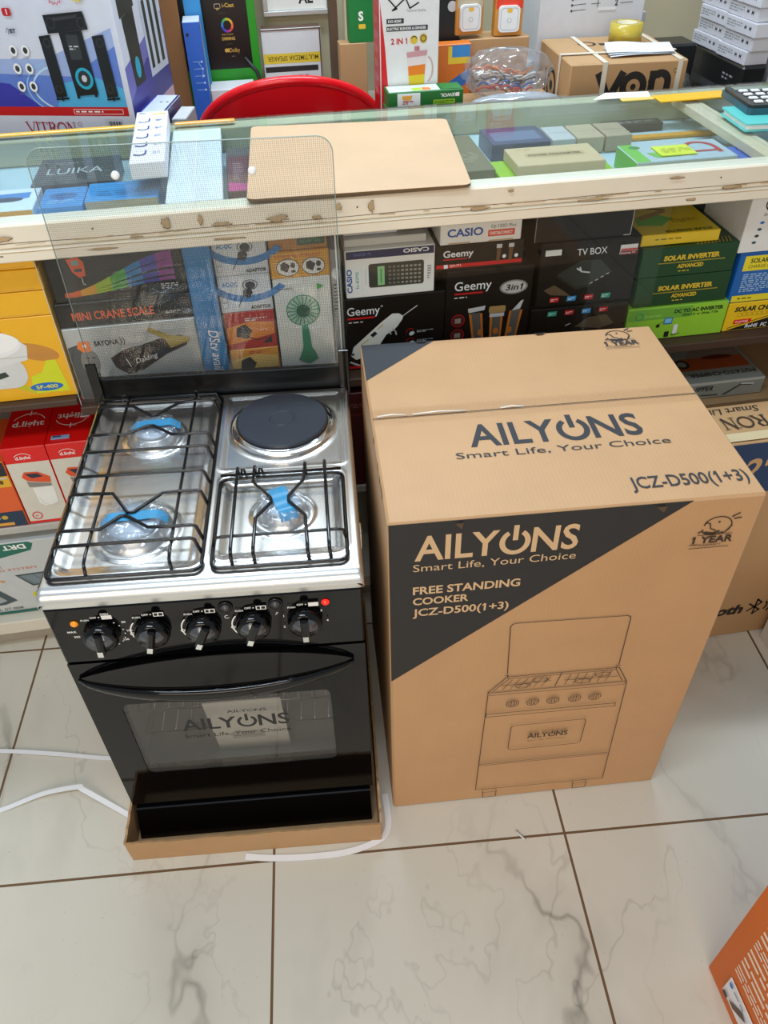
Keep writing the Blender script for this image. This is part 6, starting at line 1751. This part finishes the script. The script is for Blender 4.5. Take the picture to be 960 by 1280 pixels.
    f.line([(x0+0.004, y0+0.058), (x0+0.032, y0+0.004)], 0.019, ik); f.line([(x0+0.062, y0+0.058), (x0+0.024, y0-0.022)], 0.019, ik)
    f.arc(x0+0.094, y0+0.028, 0.026, 0.026, 0.017, ik, 0, 360); f.ell(x0+0.094, y0+0.028, 0.007, 0.007, ik)
    f.rect(x0+0.132, y0-0.006, x0+0.149, y0+0.062, ik); f.arc(x0+0.160, y0+0.036, 0.021, 0.020, 0.017, ik, 0, 180, 14); f.rect(x0+0.1725, y0-0.006, x0+0.1895, y0+0.037, ik); f.rect(x0+0.140, y0+0.045, x0+0.160, y0+0.062, ik)
    f.arc(x0+0.196, y0+0.060, 0.0045, 0.0045, 0.001, ik, 0, 360, 14)
    t = b.top; t.text('von', 0.13, 0.07, 0.03, ik, w=0.09, bold=0.08); t.arc(0.10, 0.20, 0.02, 0.02, 0.008, ik, 0, 360); t.rect(0.13, 0.18, 0.18, 0.20, ik)
    l = b.left; l.arc(0.13, 0.11, 0.035, 0.035, 0.012, ik, 0, 360); l.ell(0.13, 0.11, 0.012, 0.012, ik); l.rect(0.07, 0.08, 0.08, 0.14, ik)
    st = M('#DCD3C2', 0.35)
    w_, d_, h_ = b.w/2, b.d/2, b.h
    for x in (-w_+0.085, w_-0.020):
        mb = MB()
        mb.box(x-0.006, x+0.006, -d_-0.0025, -d_-0.0012, 0.002, h_+0.0025, st); mb.box(x-0.006, x+0.006, -d_-0.0012, d_+0.001, h_+0.0012, h_+0.0025, st)
        b.kids.append(('packing_strap', mb, 'pale plastic strap'))
    mb = MB(); y = -0.05
    mb.box(-w_-0.0025, -w_-0.0012, y-0.006, y+0.006, 0.002, h_+0.0042, st); mb.box(-w_-0.0012, w_+0.001, y-0.006, y+0.006, h_+0.0028, h_+0.0042, st)
    b.kids.append(('packing_strap', mb, 'pale plastic strap'))
    b.done()
    b = Box('light_fitting_carton', 'white carton with small arrow marks behind the strapped carton', 'carton', 0.795, 1.085, 2.335, 2.52, ZR, 1.235, M('#C9CBD2', 0.4))
    f = b.front; ik2 = M('#33343A', 0.5)
    for k in range(3): f.line([(0.085, 0.248+0.013*k), (0.125, 0.250+0.013*k)], 0.0014, ik2); f.ell(0.087, 0.248+0.013*k, 0.003, 0.003, ik2, 8)
    f.line([(0.14, 0.262), (0.165, 0.263)], 0.0014, ik2); f.line([(0.158, 0.255), (0.158, 0.272)], 0.002, ik2); f.text('2', 0.205, 0.256, 0.014, ik2, bold=0.02); f.line([(0.22, 0.261), (0.255, 0.262)], 0.0014, ik2); f.line([(0.22, 0.271), (0.255, 0.272)], 0.0014, ik2)
    f.rr(0.16, 0.246, 0.21, 0.254, 0.003, M('#DADCE2', 0.3))
    b.done()
    root = empty('tape_roll', (1.0, 2.235, 1.1106), 0, 'roll of amber packing tape lying on the strapped carton', 'tape')
    mb = MB(); mb.lathe([(0.026, 0.0), (0.042, 0.0), (0.042, 0.045), (0.026, 0.045), (0.026, 0.0)], M('#B8A23A', 0.25, 0, 0.05), 36); mb.build('tape', root)
    mb = MB(); mb.lathe([(0.0225, 0.0), (0.0258, 0.0), (0.0258, 0.0452), (0.0225, 0.0452), (0.0225, 0.0)], M('#CFC6A8', 0.7), 36); mb.build('core', root)
    # folded papers
    for k in range(3):
        mb = MB()
        def pf(a, t, k=k):
            x = -0.085+0.17*a; y = -0.045+0.10*t
            return (x+0.02*t, y, 0.0012+0.0022*k+0.008*max(0, math.sin(PI*a*1.2+0.4*k))*(0.5+0.5*t)*0.6)
        mb.grid(20, 8, pf, LW); mb.grid(20, 8, lambda a, t: Vector(pf(1-a, t))-Vector((0, 0, 0.0008)), LW)
        o = mb.build('paper_sheet', None, (0.985, 2.12+0.004*k, 1.1128), -0.05*k); tag(o, 'white folded paper in the loose pile on top of the strapped carton', 'paper', 'loose papers on the strapped carton')
    # right end clutter
    b = Box('phone_box', 'magenta and grey box against the wall right of the white carton', 'box', 1.115, 1.20, 2.56, 2.65, ZR, 1.115, M('#A9ACB4', 0.4)); b.front.rect(0.004, 0.10, 0.050, 0.19, M('#8A1E5A', 0.4)); b.done()
    first = True
    gw = 'stacked small white boxes with black bow marks at top right'
    ang = -1.53
    for r in range(7):
        for c in range(2):
            px, py = 1.374+0.006*((r*3) % 2), 2.287+0.152*c-0.008*(r % 3)
            if first:
                b = Box('earphone_box', 'small white box with black bow marks in the tall stack at the top right', 'box', px-0.075, px+0.075, py-0.034, py+0.034, 1.0405, 1.0735, M('#C9C9D2', 0.4), gw, rz=ang)
                f = b.front
                for xx in (0.095, 0.118): f.poly([(xx, 0.012), (xx+0.005, 0.017), (xx+0.010, 0.012), (xx+0.010, 0.024), (xx+0.005, 0.019), (xx, 0.024)], K)
                f.lines(0.008, 0.008, 0.075, 0.018, 3, GREY, 2); b.right.fill(M('#DADAE0', 0.4))
                proto = b.done(); first = False
            else:
                o = copy_tree(proto); o.location = (px, py, 1.0405+0.0336*r)
    mb = MB(); mb.box(1.338, 1.410, 2.20, 2.52, ZR, 1.0400, M('#1A1B1C', 0.3), 0.006); f = Face(mb, (1.338, 2.52, ZR), -Y3, Z3, 0.32, 0.12); f.rect(0.03, 0.03, 0.20, 0.05, M('#3A3C40', 0.4)); f.lines(0.22, 0.07, 0.06, 0.02, 2, GREY, 4)
    o = mb.build('printer'); tag(o, 'dark machine under the stack of small white boxes', 'printer')
    b = Box('scanner', 'black receipt printer left of the stack of small white boxes', 'printer', 1.200, 1.300, 2.40, 2.50, ZR, 1.060, M('#1E2022', 0.3), ch=0.006); b.front.line([(0.008, 0.10), (0.05, 0.10)], 0.004, GREY); b.done()
    gm = 'white and magenta boxes at the right edge'
    for k, (z0, z1) in enumerate(((0.968, 1.045), (1.046, 1.105))):
        b = Box('phone_box', ('lower', 'upper')[k]+' white box with a magenta mark, at the right edge behind the calculator', 'box', 1.428, 1.60, 2.215-0.004*k, 2.36, z0 if k else ZR, z1, M('#CDCBD6', 0.4), gm, rz=0.0)
        f = b.front; o = b.h-0.055; mg = M('#B0125E', 0.4); o -= 0.0
        f.rect(0.028, o+0.006, 0.062, o+0.024, mg); f.line(rrect(0.036, o+0.028, 0.050, o+0.046, 0.002, 2), 0.004, mg, True); f.text('HD', 0.036, o+0.010, 0.008, W, w=0.016); b.done()
    b = Box('bulb_carton', 'bright lime green box at the top right corner on a brown one', 'box', 1.470, 1.62, 2.26, 2.38, 1.150, 1.22, LIME); b.done()
    b = Box('storage_carton', 'small brown box between the lime green box and the magenta marked ones', 'box', 1.468, 1.62, 2.26, 2.38, 1.1065, 1.1495, M('#7A4A34', 0.5)); b.done()
    def lump(name, lb, cat, x, y, z, rx, ry, rz_, mat, k):
        mb = MB(); mb.grid(48, 20, bag(0, 0, rz_, rx, ry, rz_, k), mat, True, True)
        o = mb.build(name, None, (x, y, z)); tag(o, lb, cat)
    lump('plastic_bag', 'crumpled dark grey plastic bag right of the strapped carton', 'bag', 1.170, 2.25, ZR, 0.050, 0.06, 0.055, M('#3A3632', 0.35), 1)
    lump('plastic_bag', 'crumpled black plastic bag behind the calculator at the right', 'bag', 1.340, 2.10, ZR, 0.065, 0.05, 0.050, M('#141414', 0.3), 2)
    lump('plastic_bag', 'small crumpled clear plastic bag beside the calculator at the right', 'bag', 1.210, 2.06, ZR+0.0005, 0.045, 0.035, 0.050, glass_mat('cloudy_plastic', (0.8, 0.82, 0.85), 0.12, 0.12, 0.5, (0.6, 0.6, 0.62)), 4)
behind()

# ================================================================== ON THE FLOOR
def floor_bits():
    def strap(pts, w, lb, name='packing_strap', z=0.0012):
        mb = MB()
        # smooth the polyline
        P = [Vector((p[0], p[1], p[2] if len(p) > 2 else 0)) for p in pts]
        S = []
        for i in range(len(P)-1):
            p0, p1, p2, p3 = P[max(i-1, 0)], P[i], P[i+1], P[min(i+2, len(P)-1)]
            for k in range(8):
                t = k/8
                S.append(0.5*((2*p1)+(p2-p0)*t+(2*p0-5*p1+4*p2-p3)*t*t+(3*p1-p0-3*p2+p3)*t**3))
        S.append(P[-1])
        vs = []
        for i, p in enumerate(S):
            d = (S[min(i+1, len(S)-1)]-S[max(i-1, 0)]); d.z = 0; d.normalize()
            nn = Vector((-d.y, d.x, 0))*w/2
            for q, zz in ((p-nn, 0), (p+nn, 0), (p+nn, 0.0009), (p-nn, 0.0009)):
                vs.append((q.x, q.y, max(0, p.z)+z+zz))
        fs = []
        for i in range(len(S)-1):
            for j in range(4):
                l = (j+1) % 4
                fs.append([i*4+j, (i+1)*4+j, (i+1)*4+l, i*4+l])
        fs.append([3, 2, 1, 0]); n = len(S)-1; fs.append([n*4, n*4+1, n*4+2, n*4+3])
        mb.add(vs, [f[::-1] for f in fs], M('#F2F2F4', 0.3, 0, 0.03), False)
        o = mb.build(name); tag(o, lb, 'strap')
    strap([(-1.05, 1.14), (-0.90, 1.125), (-0.736, 1.103, 0.002), (-0.60, 1.07, 0.004), (-0.50, 1.045), (-0.425, 1.035)], 0.010, 'white plastic strap on the tiles at left, the one nearer the counter')
    strap([(-0.95, 0.93), (-0.80, 0.945), (-0.708, 0.955), (-0.62, 0.975, 0.006), (-0.545, 0.975, 0.012), (-0.535, 0.968, 0.012), (-0.48, 0.93, 0.004), (-0.425, 0.890)], 0.011, 'white plastic strap on the tiles at left, folded to a point, nearer the front')
    strap([(-0.19, 0.764), (-0.14, 0.752), (-0.06, 0.741), (0.02, 0.738), (0.085, 0.752), (0.108, 0.78), (0.112, 0.85)], 0.013, 'white plastic strap curving round the front right corner of the cardboard tray')
    mb = MB(); mb.tube([(0.366, 0.722, 0.002), (0.371, 0.712, 0.004), (0.380, 0.700, 0.002)], 0.0016, M('#E6E6E4', 0.2), 6); mb.tube([(0.369, 0.722, 0.002), (0.374, 0.712, 0.002), (0.383, 0.702, 0.002)], 0.0012, M('#8E8A80', 0.4), 6)
    o = mb.build('plastic_clip'); tag(o, 'tiny clear plastic sliver on the tile joint below the big carton', 'clip')
    # orange box
    b = Box('appliance_box', 'glossy orange box with white instructions print on the floor at bottom right', 'box', 0.640, 0.95, 0.02, 0.415, 0.0006, 0.46, M('#CC620E', 0.4, 0, 0.04, 40, 0, 0.3), ch=0.002)
    l = b.left; d = b.d
    # along the left side u runs towards the camera
    wt = M('#EBD3BE', 0.5)
    for r in range(9):
        l.lines(0.040, 0.105+0.036*r, 0.34, 0.030, 2 if r % 3 else 3, wt, r, 0.16, 0.46)
    l.text('IMPORTANT', 0.040, 0.430, 0.012, wt, bold=0.02)
    def art(f, x0, y0, x1, y1):
        f.poly([(x0+0.02, y0+0.01), (x0+0.035, y0+0.01), (x0+0.065, y0+0.036), (x0+0.05, y0+0.040)], M('#4A3A2E', 0.4)); f.line([(x0+0.004, y0+0.02), (x1-0.01, y0+0.02)], 0.0008, CRIM); f.lines(x0+0.02, y1-0.010, 0.05, 0.005, 1, NAVY, 2); f.ell(x0+0.010, y1-0.008, 0.005, 0.005, BLU, 12); f.rect(x0+0.004, y0+0.002, x0+0.016, y0+0.012, DGREY)
    b.sticker('product_label', l, 0.045, 0.030, 0.135, 0.085, M('#E4E4E8', 0.4), art, 'white label with a dark tool picture')
    b.done()
    b = Box('appliance_box', 'white box with a teal picture, just showing at the right edge on the floor', 'box', 1.122, 1.40, 0.93, 1.110, 0.0006, 0.30, M('#D6D2CC', 0.4))
    b.left.poly([(0.03, 0.03), (0.17, 0.03), (0.17, 0.10), (0.05, 0.12)], M('#1F7A80', 0.4)); b.left.poly([(0.05, 0.14), (0.17, 0.13), (0.17, 0.20), (0.08, 0.19)], M('#2A5A9A', 0.4)); b.done()
floor_bits()
